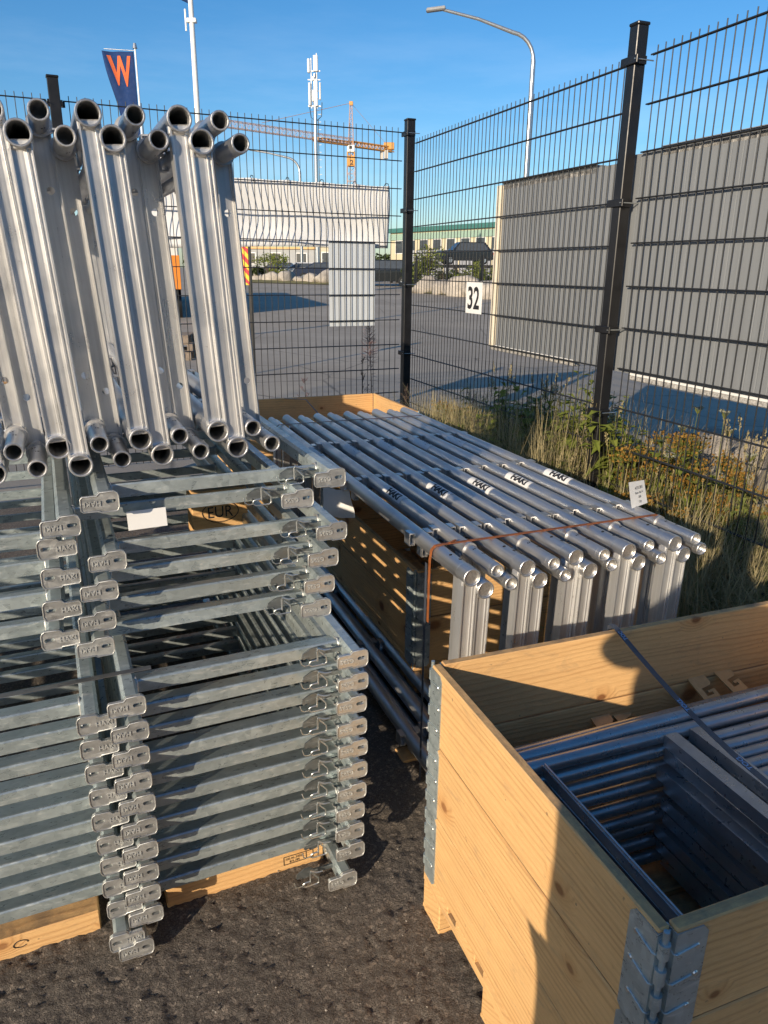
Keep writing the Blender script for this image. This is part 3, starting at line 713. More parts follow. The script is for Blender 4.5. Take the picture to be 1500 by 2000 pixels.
for x in (-4, -1, 2, 5): MB().box((x - .1, -1.4, .3), (x + .1, -1.2, 1.75)).box((x - .1, 1.2, .3), (x + .1, 1.4, 1.75)).obj('leg', M['black'], tt)
# far fence in front of the cars at right
A, B = at_px(812, 560, 44), at_px(1180, 560, 34); A.z = B.z = 0; D = B - A
t = thing('far_fence', 'black bar fence beyond the road behind the boulders', 'fence', (A.x, A.y, .35), math.atan2(D.y, D.x))
for k_ in range(int(D.length / 2.6) + 1):
    MB().box((k_ * 2.6 - .05, -.05, 0), (k_ * 2.6 + .05, .05, 2.0)).obj('post', M['black'], t)
me = MB().tube((0, 0, .1), (0, 0, 1.9), .012, n=4).mesh('bar', M['black'])
for k_ in range(int(D.length / .14)): o = link('bar', me, t); o.location.x = k_ * .14
MB().box((0, -.02, 1.8), (D.length, .02, 1.84)).box((0, -.02, .2), (D.length, .02, .24)).obj('rail', M['black'], t)
# boulders
def boulder_mesh(seed, flat=.7):
    r = random.Random(seed); import bmesh
    bm = bmesh.new(); bmesh.ops.create_icosphere(bm, subdivisions=3, radius=1)
    pl = [(Vector((r.gauss(0, 1), r.gauss(0, 1), r.gauss(0, 1))).normalized(), r.uniform(.6, .9)) for _ in range(11)]
    ph = [r.uniform(0, 6) for _ in range(6)]
    for v in bm.verts:
        c = v.co.copy(); 
        for n_, d_ in pl:
            e = c.dot(n_) - d_
            if e > 0: c -= n_ * e
        c *= 1 + .05 * math.sin(c.x * 5 + ph[0]) * math.sin(c.y * 6 + ph[1]) + .03 * math.sin(c.z * 13 + ph[2] + c.x * 9)
        c.z *= flat; v.co = c
    me = bpy.data.meshes.new('boulder'); bm.to_mesh(me); bm.free(); me.materials.append(M['rock'])
    me.polygons.foreach_set('use_smooth', [True] * len(me.polygons)); return me
BM = [boulder_mesh(i) for i in range(6)]
bl = [(835, 43, 1.0, 'pale boulder right of the corner post beyond the road'), (862, 42, .8, 'boulder second from the corner post beyond the road'), (905, 40, 1.1, 'large boulder left of the number sign beyond the road'), (930, 39.5, .9, 'boulder directly behind the number sign'),
      (880, 41, .55, 'small boulder between two large ones beyond the road'), (965, 38, 1.1, 'boulder hidden partly by the grey sheet edge'), (505, 58, .7, 'boulder at the far left of the verge beyond the road'), (530, 57, .8, 'boulder below the shrub on the far verge'), (560, 56, .9, 'low boulder right of the shrub on the far verge'),
      (610, 55, .8, 'boulder below the parked cars on the far verge'), (638, 54.5, 1.1, 'boulder just left of the pale panel on the far verge'), (585, 55.5, .6, 'small boulder in the middle of the far verge')]
for i, (px, Y, s, lb) in enumerate(bl):
    p = at_px(px, 560, Y); o = link('boulder', BM[i % 6]); o.location = (p.x, p.y, terr(Y) + .25 * s); o.scale = (s, s * .8, s); o.rotation_euler.z = i * 1.3; tag(o, lb, 'boulder', 'boulders on the far verges')
# far verge of dry grass
A = [at_px(470, 560, 57), at_px(655, 560, 54), at_px(815, 575, 44), at_px(1250, 590, 32)]
mb = MB(); vs = []
for p in A: p.z = 0
for p, w_ in zip(A, (3, 3, 3, 3)): vs += [(p.x, p.y - 1.4, terr(p.y) + .01), (p.x, p.y, terr(p.y) + .16), (p.x + .8, p.y + 4, terr(p.y + 4) + .12)]
mb.add(vs[:6], [(0, 3, 4, 1), (1, 4, 5, 2)]); mb.add(vs[6:], [(0, 3, 4, 1), (1, 4, 5, 2)])
struct('far_verge', mb, plain('dry_verge', (.17, .155, .06), .95, 0, .35, 3, .6, 20))
# shrubs
def leaves(mb, c, rad, n, size, r, shape=(1, 1, 1)):
    for _ in range(n):
        d = Vector((r.gauss(0, 1), r.gauss(0, 1), r.gauss(0, 1))).normalized() * r.random() ** .45
        p = c + Vector((d.x * rad * shape[0], d.y * rad * shape[1], d.z * rad * shape[2]))
        a = Vector((r.gauss(0, 1), r.gauss(0, 1), r.gauss(0, .7))).normalized(); b = a.orthogonal().normalized(); b = (Matrix.Rotation(r.uniform(0, 6.3), 3, a) @ b); s = size * r.uniform(.6, 1.3)
        mb.add([p - a * s, p + b * s * .45, p + a * s, p - b * s * .45], [(0, 1, 2, 3)])
def shrub(label, px, Y, h, w, mat, seed, gp='shrubs on the far verges'):
    r = random.Random(seed); p = at_px(px, 545, Y); t = thing('shrub', label, 'shrub', (p.x, p.y, terr(Y)), 0, gp)
    mb = MB()
    for i in range(14):
        c = Vector((r.uniform(-.5, .5) * w, r.uniform(-.4, .4) * w, h * r.uniform(.2, .85))); leaves(mb, c, h * .22, 90, .10, r)
    mb.obj('foliage', mat, t)
    s = MB()
    for i in range(6): s.path([(r.uniform(-.1, .1), r.uniform(-.1, .1), 0), (r.uniform(-.3, .3) * w, 0, h * .5), (r.uniform(-.45, .45) * w, 0, h * .9)], [.05, .03, .01], 5)
    s.obj('stem', M['trunk'], t)
shrub('green shrub on the far verge below the tarpaulin', 535, 60, 2.1, 2.4, M['leaf'], 1); shrub('low shrub beside the marker board on the far verge', 497, 58, 1.1, 1.2, M['darkleaf'], 2)
shrub('tall narrow green shrub right of the corner post', 832, 45, 2.6, 1.1, M['leaf'], 3); shrub('dense green shrub behind the number sign', 918, 42, 1.7, 2.6, M['leaf'], 4); shrub('dark shrub between the boulders and the far fence', 870, 44, 1.2, 1.3, M['darkleaf'], 5)
shrub('dark green shrub behind the corner post beyond the road', 806, 46, 1.6, 1.0, M['darkleaf'], 6)
tl = thing('tree_line', 'low dark tree line far behind the warehouse', 'trees', (0, 0, 0)); tl['kind'] = 'stuff'
mb = MB(); r = random.Random(9)
for i in range(60):
    px = 380 + i * 20; p = at_px(px, 520, 260); leaves(mb, Vector((p.x, 260 + r.uniform(-5, 5), 3.2)), 4.2, 60, 1.2, r, (1, .6, .8))
bpy.data.objects.remove(tl); tag(mb.obj('tree_line', M['darkleaf']), 'low dark tree line far behind the buildings', 'trees', kind='stuff')
# red and yellow marker board on a post just outside the back fence
p = at_px(489, 560, 12.0); t = thing('marker_post', 'black post with a red and yellow striped marker board beside the aluminium frames', 'marker post', (p.x, p.y, 0), R(-18))
MB().box((-.025, -.02, 0), (.025, .02, 1.93), .003).obj('post', M['black'], t)
bd = MB().box((-.10, -.03, 1.36), (.0, -.022, 1.95)).obj('board', plain('yellow_film', (.75, .50, .02), .4), t); rd = plain('red_film', (.55, .02, .03), .4)
for i in range(4):
    z = 1.33 + i * .16; poly = [(-.10, z + .10), (.0, z), (.0, z + .08), (-.10, z + .18)]; cl = [(x, min(max(zz, 1.36), 1.95)) for x, zz in poly]
    MB().add([(x, -.032, zz) for x, zz in cl], [(0, 1, 2, 3)]).obj('stripe', rd, bd)
# truck glimpsed between the aluminium frames
p = at_px(360, 560, 24); t = thing('parked_truck', 'white and orange truck body glimpsed between the upright aluminium frames', 'truck', (p.x - .1, p.y, 0), R(106))
MB().box((0, 0, .95), (8.5, 2.5, 2.9), .04).obj('cargo_body', plain('truck_white', (.70, .68, .62), .4, 0, .05), t)
MB().box((-.01, -.01, .95), (8.51, 2.51, 1.95), .01).obj('orange_side', plain('truck_orange', (.75, .24, .03), .4, 0, .05), t)
MB().box((.1, .1, .75), (10.5, 2.4, .94)).obj('chassis', M['black'], t); MB().box((8.7, .1, .6), (10.6, 2.4, 3.0), .1).obj('cab', plain('cab_white', (.65, .64, .6), .3), t)
for x in (1.0, 2.2, 9.6):
    for y in (.0, 2.2): MB().tube((x, y, .5), (x, y + .3, .5), .5, n=20).obj('wheel', M['black'], t)
for i, (dx, dz, lb) in enumerate(((0, 0, 'lowest'), (.04, .15, 'middle'), (-.03, .30, 'topmost'))):
    p = at_px(352, 600, 13.5); t = thing('stacked_pallet', lb + ' grey pallet of the pile seen behind the aluminium frames', 'pallet', (p.x - 1.1 + dx, p.y, dz), R(5), 'pallets piled behind the left fence')
    for j in range(5): MB().box((0, .05 + j * .16, .122), (1.2, .17 + j * .16, .144), .002).obj('board', M['greywood'], t)
    for a_ in (0, .55, 1.1):
        for b_ in (.05, .4, .71): MB().box((a_, b_, .022), (a_ + .1, b_ + .1, .1215), .002).obj('block', M['greywood'], t)
    for b_ in (.05, .4, .71): MB().box((0, b_, 0), (1.2, b_ + .1, .0215), .002).obj('base_board', M['greywood'], t)

# ---------------------------------------------------------------- pallets, collars, hinges
def add_pallet(label, loc, rz, group='wooden pallets under the boxes', stamp=False, eur_z=None):
    t = thing('wooden_pallet', label, 'pallet', loc, rz, group)
    ys5 = [(0, .145), (.1875, .2875), (.3275, .4725), (.5125, .6125), (.655, .8)]
    for a_, b_ in ys5: MB().box((0, a_, .122), (1.2, b_, .144), .002).obj('deck_board', M['pine_x'], t)
    for a_, b_ in ((0, .145), (.5275, .6725), (1.055, 1.2)):
        MB().box((a_, 0, .1), (b_, .8, .1215), .002).obj('cross_board', M['pine_y'], t)
        for c_, d_ in ((0, .1), (.3275, .4725), (.7, .8)): MB().box((a_ + .001, c_ + .001, .0225), (b_ - .001, d_ - .001, .0995), .003).obj('block', M['pine_x'], t)
    for c_, d_ in ((0, .1), (.3275, .4725), (.7, .8)): MB().box((0, c_, 0), (1.2, d_, .022), .002).obj('base_board', M['pine_x'], t)
    return t
def flange(mb, h, hw=.056):
    """steel flange of a collar hinge on the plane y=0 facing -y, x from 0 (corner end) to hw, with end return at x=0"""
    o = [(0, -.014), (hw - .012, -.014), (hw, -.002), (hw, h - .018), (hw - .010, h - .006), (0, h - .006)]
    mb.plate([o], lambda x, y, z: Vector((x, z, y)), -.0022, 0)
    mb.box((-.0022, -.0022, -.014), (-.0002, .0215, h - .006))
    for k in range(3):
        z = h * (.20 + .29 * k)
        mb.path([(.036, -.0028, z + .006), (.001, -.0032, z), (-.0026, -.001, z), (-.0026, .014, z + .004)], .0017, 6)
def hinge_rivets(mb, h, hw=.056):
    for z in (.04, .10, .155):
        c = Vector((hw - .018 + .006 * (z == .10), -.0022, z))
        mb.tube(c, c + Vector((0, -.002, 0)), .0052, .0035, 10)
def add_collar(label, loc, rz, W=1.2, Dp=.8, h=.195, group='wooden pallet collars', th=.021, tag_=True):
    t = thing('pallet_collar', label, 'pallet collar', loc, rz, group)
    g = .026
    MB().box((g, 0, 0), (W - g, th, h), .0025).obj('side_board', M['pine_x'], t)
    MB().box((g, Dp - th, 0), (W - g, Dp, h), .0025).obj('side_board', M['pine_x'], t)
    MB().box((0, .010, 0), (th, Dp - .010, h), .0025).obj('end_board', M['pine_y'], t)
    MB().box((W - th, .010, 0), (W, Dp - .010, h), .0025).obj('end_board', M['pine_y'], t)
    Tm = Matrix.Translation
    for cx, cy, fx, fy in ((0, 0, 1, 1), (W, 0, -1, 1), (0, Dp, 1, -1), (W, Dp, -1, -1)):
        hm = bpy.data.objects.new('hinge', None)
        mb = MB(); a = MB(); flange(a, h)
        mb.add([(cx + fx * (g + x), cy + fy * y, z) for x, y, z in a.v], a.f)                       # on the side board
        b = MB(); flange(b, h)
        mb.add([(cx + fx * y, cy + fy * (.010 + x), z) for x, y, z in b.v], b.f)                     # on the end board
        mb.tube((cx + fx * .006, cy + fy * .001, -.02), (cx + fx * .006, cy + fy * .001, h + .004), .0045, n=10)
        for k in range(4): mb.tube((cx + fx * .006, cy + fy * .001, .008 + k * .048), (cx + fx * .006, cy + fy * .001, .034 + k * .048), .0085, n=12)
        ho = mb.obj('hinge', M['galv'], t, fix=True)
        rm = MB(); a = MB(); hinge_rivets(a, h)
        rm.add([(cx + fx * (g + x), cy + fy * y, z) for x, y, z in a.v], a.f); rm.add([(cx + fx * y, cy + fy * (.010 + x), z) for x, y, z in a.v], a.f)
        rm.obj('rivet', M['wire'], ho, fix=True)
    return t
def ribbon(pts, w, wd, th=.0007):
    """flat band through pts, width along wd"""
    mb = MB(); pts = [Vector(p) for p in pts]; wd = Vector(wd).normalized() * (w / 2); k = len(pts); nr = []
    for i in range(k):
        d = (pts[min(i + 1, k - 1)] - pts[max(i - 1, 0)]).normalized(); nr.append(d.cross(wd).normalized() * th)
    vs = []
    for p, n_ in zip(pts, nr): vs += [p - wd - n_, p + wd - n_, p + wd + n_, p - wd + n_]
    fs = [(4 * i + j, 4 * i + (j + 1) % 4, 4 * i + 4 + (j + 1) % 4, 4 * i + 4 + j) for i in range(k - 1) for j in range(4)] + [(3, 2, 1, 0), (4 * k - 4, 4 * k - 3, 4 * k - 2, 4 * k - 1)]
    return mb.add(vs, fs)

# ---- the open box at the right front
AZB = -20.7; B = UV(AZB); rb = R(-AZB); bu, bv_ = .653, .606
add_pallet('pale pallet under the open box of steel frames at the lower right', B(bu, bv_, .0), rb)
for i, nm in enumerate(('lowest', 'middle', 'topmost')):
    add_collar(nm + ' wooden collar of the open box holding steel frames at the lower right', B(bu, bv_, .145 + i * .1995), rb)
# round-tube frames lying flat inside, stacked
def box_frame():
    t = thing('tube_frame', '', 'steel frame', (0, 0, 0), 0, 'round-tube steel frames lying in the open box')
    Lx, Ly, r = 1.02, .545, .0168
    for y in (.0, Ly): MB().tube((0, y, 0), (Lx, y, 0), r, n=14).obj('long_tube', M['galv_tube'], t)
    MB().tube((.02, .012, 0), (.02, Ly - .012, 0), r, n=14).obj('end_tube', M['galv_tube'], t)
    MB().tube((Lx - .02, .012, 0), (Lx - .02, Ly - .012, 0), r, n=14).obj('end_tube', M['galv_tube'], t)
    for x, w in ((.062, .004), (.40, .034), (.475, .034)):
        m_ = MB(); m_.box((x, .017, .010), (x + w, Ly - .017, .0145)); m_.box((x, .017, -.017), (x + .0035, Ly - .017, .0099)) if w > .01 else m_.box((x + .004, .017, -.017), (x + .008, Ly - .017, .018))
        m_.obj('flat_bar', M['galv_tube'], t)
    for x in (.475 + .06 + .034 * k for k in range(1)): pass
    return t
rf = random.Random(5)
proto = box_frame(); names = ['topmost', 'second from the top', 'third from the top', 'fourth from the top', 'fifth from the top', 'sixth from the top', 'seventh from the top', 'eighth from the top', 'lowest']
for i in range(9):
    o = proto if i == 0 else copy_tree(proto)
    z = .558 - i * .0445
    o.location = B(.765 + rf.uniform(-.012, .012) * (i > 0) + .004 * i, .646 + rf.uniform(-.006, .004) * (i > 0), z); o.rotation_euler = (0, 0, rb + R(rf.uniform(-.5, .5)) * (i > 0))
    o['label'] = names[i] + ' round-tube steel frame in the stack lying in the open box'
lt = link('steel_tube', MB().pipe((0, 0, 0), (0, .56, 0), .0215, .019, .05, 18).mesh('steel_tube', M['galv_tube'])); lt.location = B(.712, .634, .566); lt.rotation_euler = (0, 0, rb - R(.4)); tag(lt, 'thick steel tube lying along the left wall inside the open box', 'steel tube')
# loose parallel tubes on the right of the bars
tb = MB().tube((0, 0, 0), (.50, 0, 0), .0152, n=14).mesh('steel_tube', M['galv_tube'])
for i in range(13):
    o = link('steel_tube', tb); v = 1.150 - i * .0365
    o.location = B(1.247 + .002 * (i % 3), v, .5485); o.rotation_euler = (0, 0, rb + R(rf.uniform(-.6, .6)))
    tag(o, ORD[i] + ' short steel tube from the far board, lying right of the flat bars', 'steel tube', 'short steel tubes lying across the frames')
fr = MB().tube((0, 0, 0), (1.02, 0, 0), .0178, n=16).mesh('steel_tube', M['galv_tube'])
o = link('steel_tube', fr); o.location = B(.700, 1.228, .556); o.rotation_euler = (0, R(-1.2), rb + R(.2)); tag(o, 'long bright steel tube nearest the far board of the open box', 'steel tube', 'long tubes along the far board')
o = link('steel_tube', fr); o.location = B(.700, 1.268, .535); o.rotation_euler = (0, R(-1.0), rb - R(.2)); tag(o, 'long steel tube half hidden just behind the bright one in the open box', 'steel tube', 'long tubes along the far board')
# hook plates leaning at the far board
brass = plain('yellow_passivated_steel', (.56, .38, .19), .42, .55, .15, 30)
hp = [(0, 0), (.055, 0), (.055, .035), (.030, .035), (.030, .028), (.042, .028), (.042, .020), (.018, .020), (.018, .045), (.05, .048), (.058, .055), (.058, .082), (.046, .092), (.008, .092), (0, .082)]
for i, (u, v, z, rz_, lb) in enumerate(((1.120, 1.335, .462, 4, 'leftmost notched yellow hook plate by the far board'), (1.200, 1.345, .458, 12, 'second notched yellow hook plate beside the leftmost one by the far board'),
                         (1.43, 1.33, .515, 3, 'third notched yellow hook plate from the left by the far board'), (1.53, 1.335, .520, 10, 'rightmost notched yellow hook plate by the far board of the open box'))):
    mb = MB(); mb.plate([hp], lambda x, y, z_: Vector((x, y, z_)), 0, .004)
    o = mb.obj('hook_plate', brass, fix=True); o.location = B(u, v - .02, z); o.rotation_euler = (R(24), R(-3), rb + R(rz_)); tag(o, lb, 'hook plate', 'notched yellow hook plates')
# strap across the open box
p0, p1 = B(1.172, 1.420, .746), B(1.05, .60, .7455)
pts = [B(1.172, 1.4225, .30), B(1.172, 1.4225, .742), B(1.172, 1.418, .7468), B(1.170, 1.398, .7470), B(1.160, 1.30, .728)] + [B(1.160 - .11 * f, 1.30 - .68 * f, .728 - .030 * math.sin(f * math.pi) + .0165 * f) for f in (.12, .25, .4, .55, .7, .85, 1)] + [B(1.049, .612, .7468), B(1.049, .602, .742), B(1.049, .6015, .3)]
t = thing('plastic_strap', 'dark blue-grey plastic strap with blue letters over the open box', 'strap', (0, 0, 0)); ribbon(pts, .0145, B(1, 0)).obj('band', M['strap'], t)
for k, f in enumerate((.03, .30, .60, .9)):
    a = pts[4 if f < .1 else 5]; ctr = B(1.160 - .11 * f, 1.30 - .68 * f, .728 - .030 * math.sin(f * math.pi) + .0165 * f + .0016)
    if f < .1: ctr = B(1.167, 1.365, .7426)
    dv = (B(1.160 - .11 * (f + .02), 1.30 - .68 * (f + .02), .728 - .030 * math.sin((f + .02) * math.pi) + .0165 * (f + .02)) - B(1.160 - .11 * f, 1.30 - .68 * f, .728 - .030 * math.sin(f * math.pi) + .0165 * f)).normalized()
    du = B(1, 0); 
    text_part('.DOT', 'lettering', M['blue_ink'], t, lambda x, y, z: ctr + (-dv) * x * -1 + du * y * -1, .0115, width=.046, bold=.02)

# ---- the middle box under the aluminium frames, and the far box
AZM = -22.0; Q = UV(AZM); rm_ = R(-AZM)
def box_rot(label_p, labels, u0, v0, z0=0, turned=True, n=2, W=1.2, Dp=.8):
    # turned: long side runs away from the viewer
    if turned: loc = lambda z: Q(u0 + .8, v0, z); rz = rm_ + math.pi / 2
    else: loc = lambda z: Q(u0, v0, z); rz = rm_
    add_pallet(label_p, loc(0), rz)
    for i, lb in enumerate(labels): add_collar(lb, loc(.145 + i * .1995), rz)
box_rot('pallet of the dark wooden box under the strapped aluminium frames', ['lower wooden collar of the box under the strapped aluminium frames', 'upper wooden collar of the box under the strapped aluminium frames'], 1.075, 2.335)
box_rot('pallet of the farthest wooden box by the corner post', ['lowest wooden collar of the farthest box by the corner post', 'middle wooden collar of the farthest box by the corner post', 'topmost wooden collar of the farthest box by the corner post'], .80, 4.35, turned=False)
ribbon([Q(1.3, 5.12, .741), Q(1.42, 5.0, .745), Q(1.5, 4.8, .62)], .012, Q(.7, .7)).obj('x', M['strap'])
bpy.data.objects['x'].name = 'loose_strap'; tag(bpy.data.objects['loose_strap'], 'loose grey strap end lying over the far board of the farthest box', 'strap')

# ---------------------------------------------------------------- aluminium ladder frames
LN, RT = 2.33, .0243
def ladder(kind, Hh, plug):
    """kind 'socket' or 'spigot' = what the near end shows"""
    t = thing('aluminium_frame', '', 'scaffold frame', (0, 0, 0), 0)
    sp = kind == 'spigot'
    for z in (0.0, Hh):
        mb = MB()
        if not sp:
            mb.pipe((0, .003, z), (0, .05, z) if plug else (0, 1.2, z), .0262 if plug else .0262, .0212, .006 if plug else 1.1, 22)
            mb.tube((0, .05 if plug else 1.2, z), (0, .056 if plug else 1.206, z), .0262, RT, 22, (0, 0)); mb.tube((0, .045 if plug else 1.19, z), (0, LN - .09, z), RT, n=22)
            mb.tube((0, LN - .1, z), (0, LN, z), .0192, n=16)
        else:
            mb.tube((0, .168, z), (0, .186, z), .0262, .0262, 22); mb.tube((0, .175, z), (0, LN, z), RT, n=22)
        o = mb.obj('long_tube', M['alu'], t)
        if sp:
            s = MB(); s.pipe((0, .004, z), (0, .174, z), .0205, .0160, .012 if plug else .168, 18)
            for y_ in (.02,): s.tube((0, y_, z), (0, y_ + .002, z), .0206, .0212, 18, (0, 0)); s.tube((0, y_ + .002, z), (0, y_ + .006, z), .0212, .0206, 18, (0, 0)); s.obj('spigot', M['alu'], o)
        if plug: MB().tube((0, .0075 if not sp else .014, z), (0, .03, z), .0205 if not sp else .0148, n=16).obj('end_face', M['alu_end'], o)
        h = MB()
        for y, a in ((.095 if sp else .085, .15), (.135 if sp else .125, -.25), (.095 if sp else .085, 2.9)):
            rr_ = .0199 if sp else RT; d = Vector((math.sin(a), 0, math.cos(a))); c = Vector((0, y, z)) + d * (rr_ - .001); h.tube(c, c + d * .0014, .0048, n=10)
        h.obj('bolt_hole', M['dark'], o)
    Wd = .0212
    arch = [(-Wd, 0), (-Wd + .003, 0), (-Wd + .0035, .006), (-.014, .0068), (-.006, .0074), (.003, .0072), (.0085, .0062), (.0095, .0035), (.0125, .0035), (.0135, .0066), (Wd - .0035, .0060), (Wd - .003, 0), (Wd, 0), (Wd, .036), (-Wd, .036)]
    y0 = .012 if not sp else .192
    zz0, zz1 = RT * .7, Hh - RT * .7
    if not sp:
        mb = MB(); mb.prism(arch, zz0, zz1, lambda x, y, z: Vector((x, y0 + y, z))); mb.box((-Wd - .002, y0 + .004, zz1 - .012), (Wd + .002, y0 + .03, zz1 + .008), .003); mb.box((-Wd - .002, y0 + .004, zz0 - .008), (Wd + .002, y0 + .03, zz0 + .010), .003)
        mb.obj('rung', M['alu_z'], t, fix=True)
    else:
        mb = MB()
        web = [(-Wd, zz0), (Wd, zz0), (Wd, zz1), (-Wd, zz1)]
        mb.plate([web, circ(0, .13, .0085), circ(0, Hh - .13, .0085)], lambda x, y, z: Vector((x, y0 + z, y)), .005, .008)
        for s in (-1, 1):
            a_, b_ = sorted((s * Wd, s * (Wd - .0028))); mb.box((a_, y0 - .008, zz0), (b_, y0 + .03, zz1)); a_, b_ = sorted((s * (Wd - .0030), s * (Wd - .0060))); mb.box((a_, y0 - .001, zz0), (b_, y0 + .0048, zz1))
        mb.obj('rung', M['alu_z'], t, fix=True)
        for z in (RT * .6, Hh - RT * .6):
            w_ = MB(); w_.path([Vector((math.cos(q) * .023, .188 + .003 * math.sin(q * 3), z + (math.sin(q) * .004))) for q in [k * math.pi / 5 for k in range(10)]], .0028, 6, True); w_.obj('weld_bead', M['alu_end'], t)
    MB().box((-.019, LN - .144, zz0), (.019, LN - .116, zz1), .003).obj('rung', M['alu_z'], t)
    for y in (.36, 1.0, 1.62):
        for z in (0, Hh):
            for s in (-1, 1):
                o_ = [(s * .020, -.024), (s * .040, -.024), (s * .040, .017), (s * .020, .017)]; i_ = [(s * .024, -.020), (s * .037, -.020), (s * .037, .013), (s * .024, .013)]
                if s < 0: o_.reverse(); i_.reverse()
                l_ = MB(); l_.plate([o_, i_], lambda a, b, q: Vector((a, q, z + b)), y - .019, y + .019); l_.obj('lug', M['alu'], t, fix=True)
    ys = .74 if sp else 1.46; fl = 1 if sp else -1
    s = MB(); n = 12; ln = .17
    vs = [(math.sin(a) * (RT + .0009), yy, Hh + math.cos(a) * (RT + .0009)) for yy in (ys - ln / 2, ys + ln / 2) for a in [R(-82 + 164 * k / n) for k in range(n + 1)]]
    s.add(vs, [(k, k + 1, n + 2 + k, n + 1 + k) for k in range(n)], True); so = s.obj('sticker', M['paper'], t)
    def wrap(x, y, z, fl=fl):
        a = y * fl / RT; return Vector((math.sin(a) * (RT + .0014), ys - fl * x, Hh + math.cos(a) * (RT + .0014)))
    text_part('HAKI', 'lettering', M['ink'], so, lambda x, y, z: wrap(x + .008, y - .014, 0), .028, width=.105, bold=.055, cut=9)
    lo = MB(); lo.add([wrap(x, y, 0) for x, y in ((-.056, -.006), (-.038, -.006), (-.038, -.001), (-.051, -.001), (-.051, .016), (-.056, .016))] , [(0, 1, 2, 3), (0, 3, 4, 5)]); lo.add([wrap(x, y, 0) for x, y in ((-.044, .002), (-.038, .002), (-.038, .016), (-.044, .016))], [(0, 1, 2, 3)]); lo.obj('logo', M['ink'], so)
    text_part('U 2,0 x 0,7', 'small_print', M['ink'], so, lambda x, y, z: wrap(x - .01, y - .034, 0), .005, width=.06, cut=3)
    return t
def set_ladder(o, F, u, v, z, rz, tilt, label, group):
    o.location = F(u, v, z); o.rotation_euler = (0, R(tilt), rz); o['label'] = label; o['group'] = group
AZG = -24.1; G = UV(AZG); rg_ = R(-AZG)
protoA, protoS = ladder('socket', .672, False), ladder('spigot', .672, False)
usedA = usedS = False; rl = random.Random(11)
for i in range(-8, 8):
    kind = 'socket' if (i % 4) in (0, 1) else 'spigot'; low = i % 2
    src, used = (protoA, usedA) if kind == 'socket' else (protoS, usedS)
    o = src if not used else copy_tree(src)
    if kind == 'socket': usedA = True
    else: usedS = True
    n = 7 - i
    set_ladder(o, G, .169 + .0444 * i + rl.uniform(-.002, .002), 1.75 + rl.uniform(-.008, .008), (1.197 if low else 1.240) + .0012 * i, rg_ + R(rl.uniform(-.3, .3)), -(3.7 + rl.uniform(-.3, .3)),
               f'{ORD[n]} upright aluminium frame from the right, standing at the left, ' + ('wide socket end' if kind == 'socket' else 'narrow spigot end'), 'aluminium frames standing on the galvanised stack')
pa, pb = ladder('socket', .73, True), ladder('spigot', .73, True); ua = ub = False
for i in range(20):
    kind = 'socket' if (i % 4) in (0, 1) else 'spigot'; low = i % 2
    src, used = (pa, ua) if kind == 'socket' else (pb, ub)
    o = src if not used else copy_tree(src)
    if kind == 'socket': ua = True
    else: ub = True
    set_ladder(o, Q, .905 + .0448 * i, 1.640 + .001 * i + rl.uniform(-.012, .010), .048 if low else .092, rm_ + R(rl.uniform(-.2, .2)), 1.3,
               f'{ORD[i]} aluminium frame from the left in the strapped bundle, ' + ('wide socket end' if kind == 'socket' else 'narrow spigot end'), 'aluminium frames strapped together in the middle')
# bearers
def bearer(name, label, F, u0, u1, v0, v1, z0, z1, rz, group='timber bearers', mat='pine_x'):
    o = MB().box((0, 0, 0), (u1 - u0, v1 - v0, z1 - z0), .003).obj(name, M[mat]); o.location = F(u0, v0, z0); o.rotation_euler = (0, 0, rz); return tag(o, label, 'timber', group)
for v in (1.95, 3.55): bearer('timber_bearer', ('front' if v < 2 else 'rear') + ' thin timber under the strapped aluminium bundle', Q, .87, 1.06 if v > 2 else 1.85, v, v + .08, .002, .0215, rm_)
bearer('timber_bearer', 'timber under the upright aluminium frames across the galvanised stack', G, -.30, .52, 2.52, 2.60, 1.154, 1.1705, rg_)
bearer('timber_bearer', 'rear timber under the upright aluminium frames', G, -.30, .52, 3.3, 3.38, 1.154, 1.1705, rg_)
bearer('timber_bearer', 'light wooden board under the front of the right galvanised stack', G, .112, .548, 1.622, 1.722, .004, .072, rg_)
bearer('timber_bearer', 'light wooden board with a drawn circle under the left galvanised stack', G, -1.25, -.052, 1.622, 1.722, .004, .072, rg_)
cir = MB(); cir.path([G(-.235 + .016 * math.cos(a) * (1 + .1 * math.sin(a * 2)), 1.6208, .045 + .010 * math.sin(a)) for a in [k * .33 for k in range(18)]], .0011, 5)
tag(cir.obj('pen_mark', M['ink']), 'small dark circle drawn on the wooden board at the lower left', 'mark')
cir = MB(); 
for a_, b_ in (((.43, .058), (.515, .058)), ((.43, .032), (.515, .032)), ((.43, .032), (.43, .058)), ((.495, .032), (.495, .058)), ((.515, .032), (.515, .058)), ((.53, .032), (.53, .058)), ((.545, .032), (.545, .058))):
    cir.tube(G(a_[0], 1.6210, a_[1]), G(b_[0], 1.6210, b_[1]), .0009, n=4)
st = tag(cir.obj('burnt_stamp', M['ink']), 'burnt pallet stamp on the light board under the right stack', 'stamp')
text_part('GE.AL.34022', 'lettering', M['ink'], st, lambda x, y, z: G(.462 + x, 1.6206, .050 + y), .0075, width=.052)
text_part('EUR', 'lettering', M['ink'], st, lambda x, y, z: G(.462 + x, 1.6206, .039 + y), .0075, width=.03)
eb = bearer('timber_bearer', 'dark timber with an oval EUR stamp seen deep between the galvanised frames', G, .375, .565, 2.42, 2.52, .726, .905, rg_)
text_part('EUR', 'lettering', M['ink'], eb, lambda x, y, z: Vector((.095 + x, -.0015, .10 + y)), .040, width=.085)
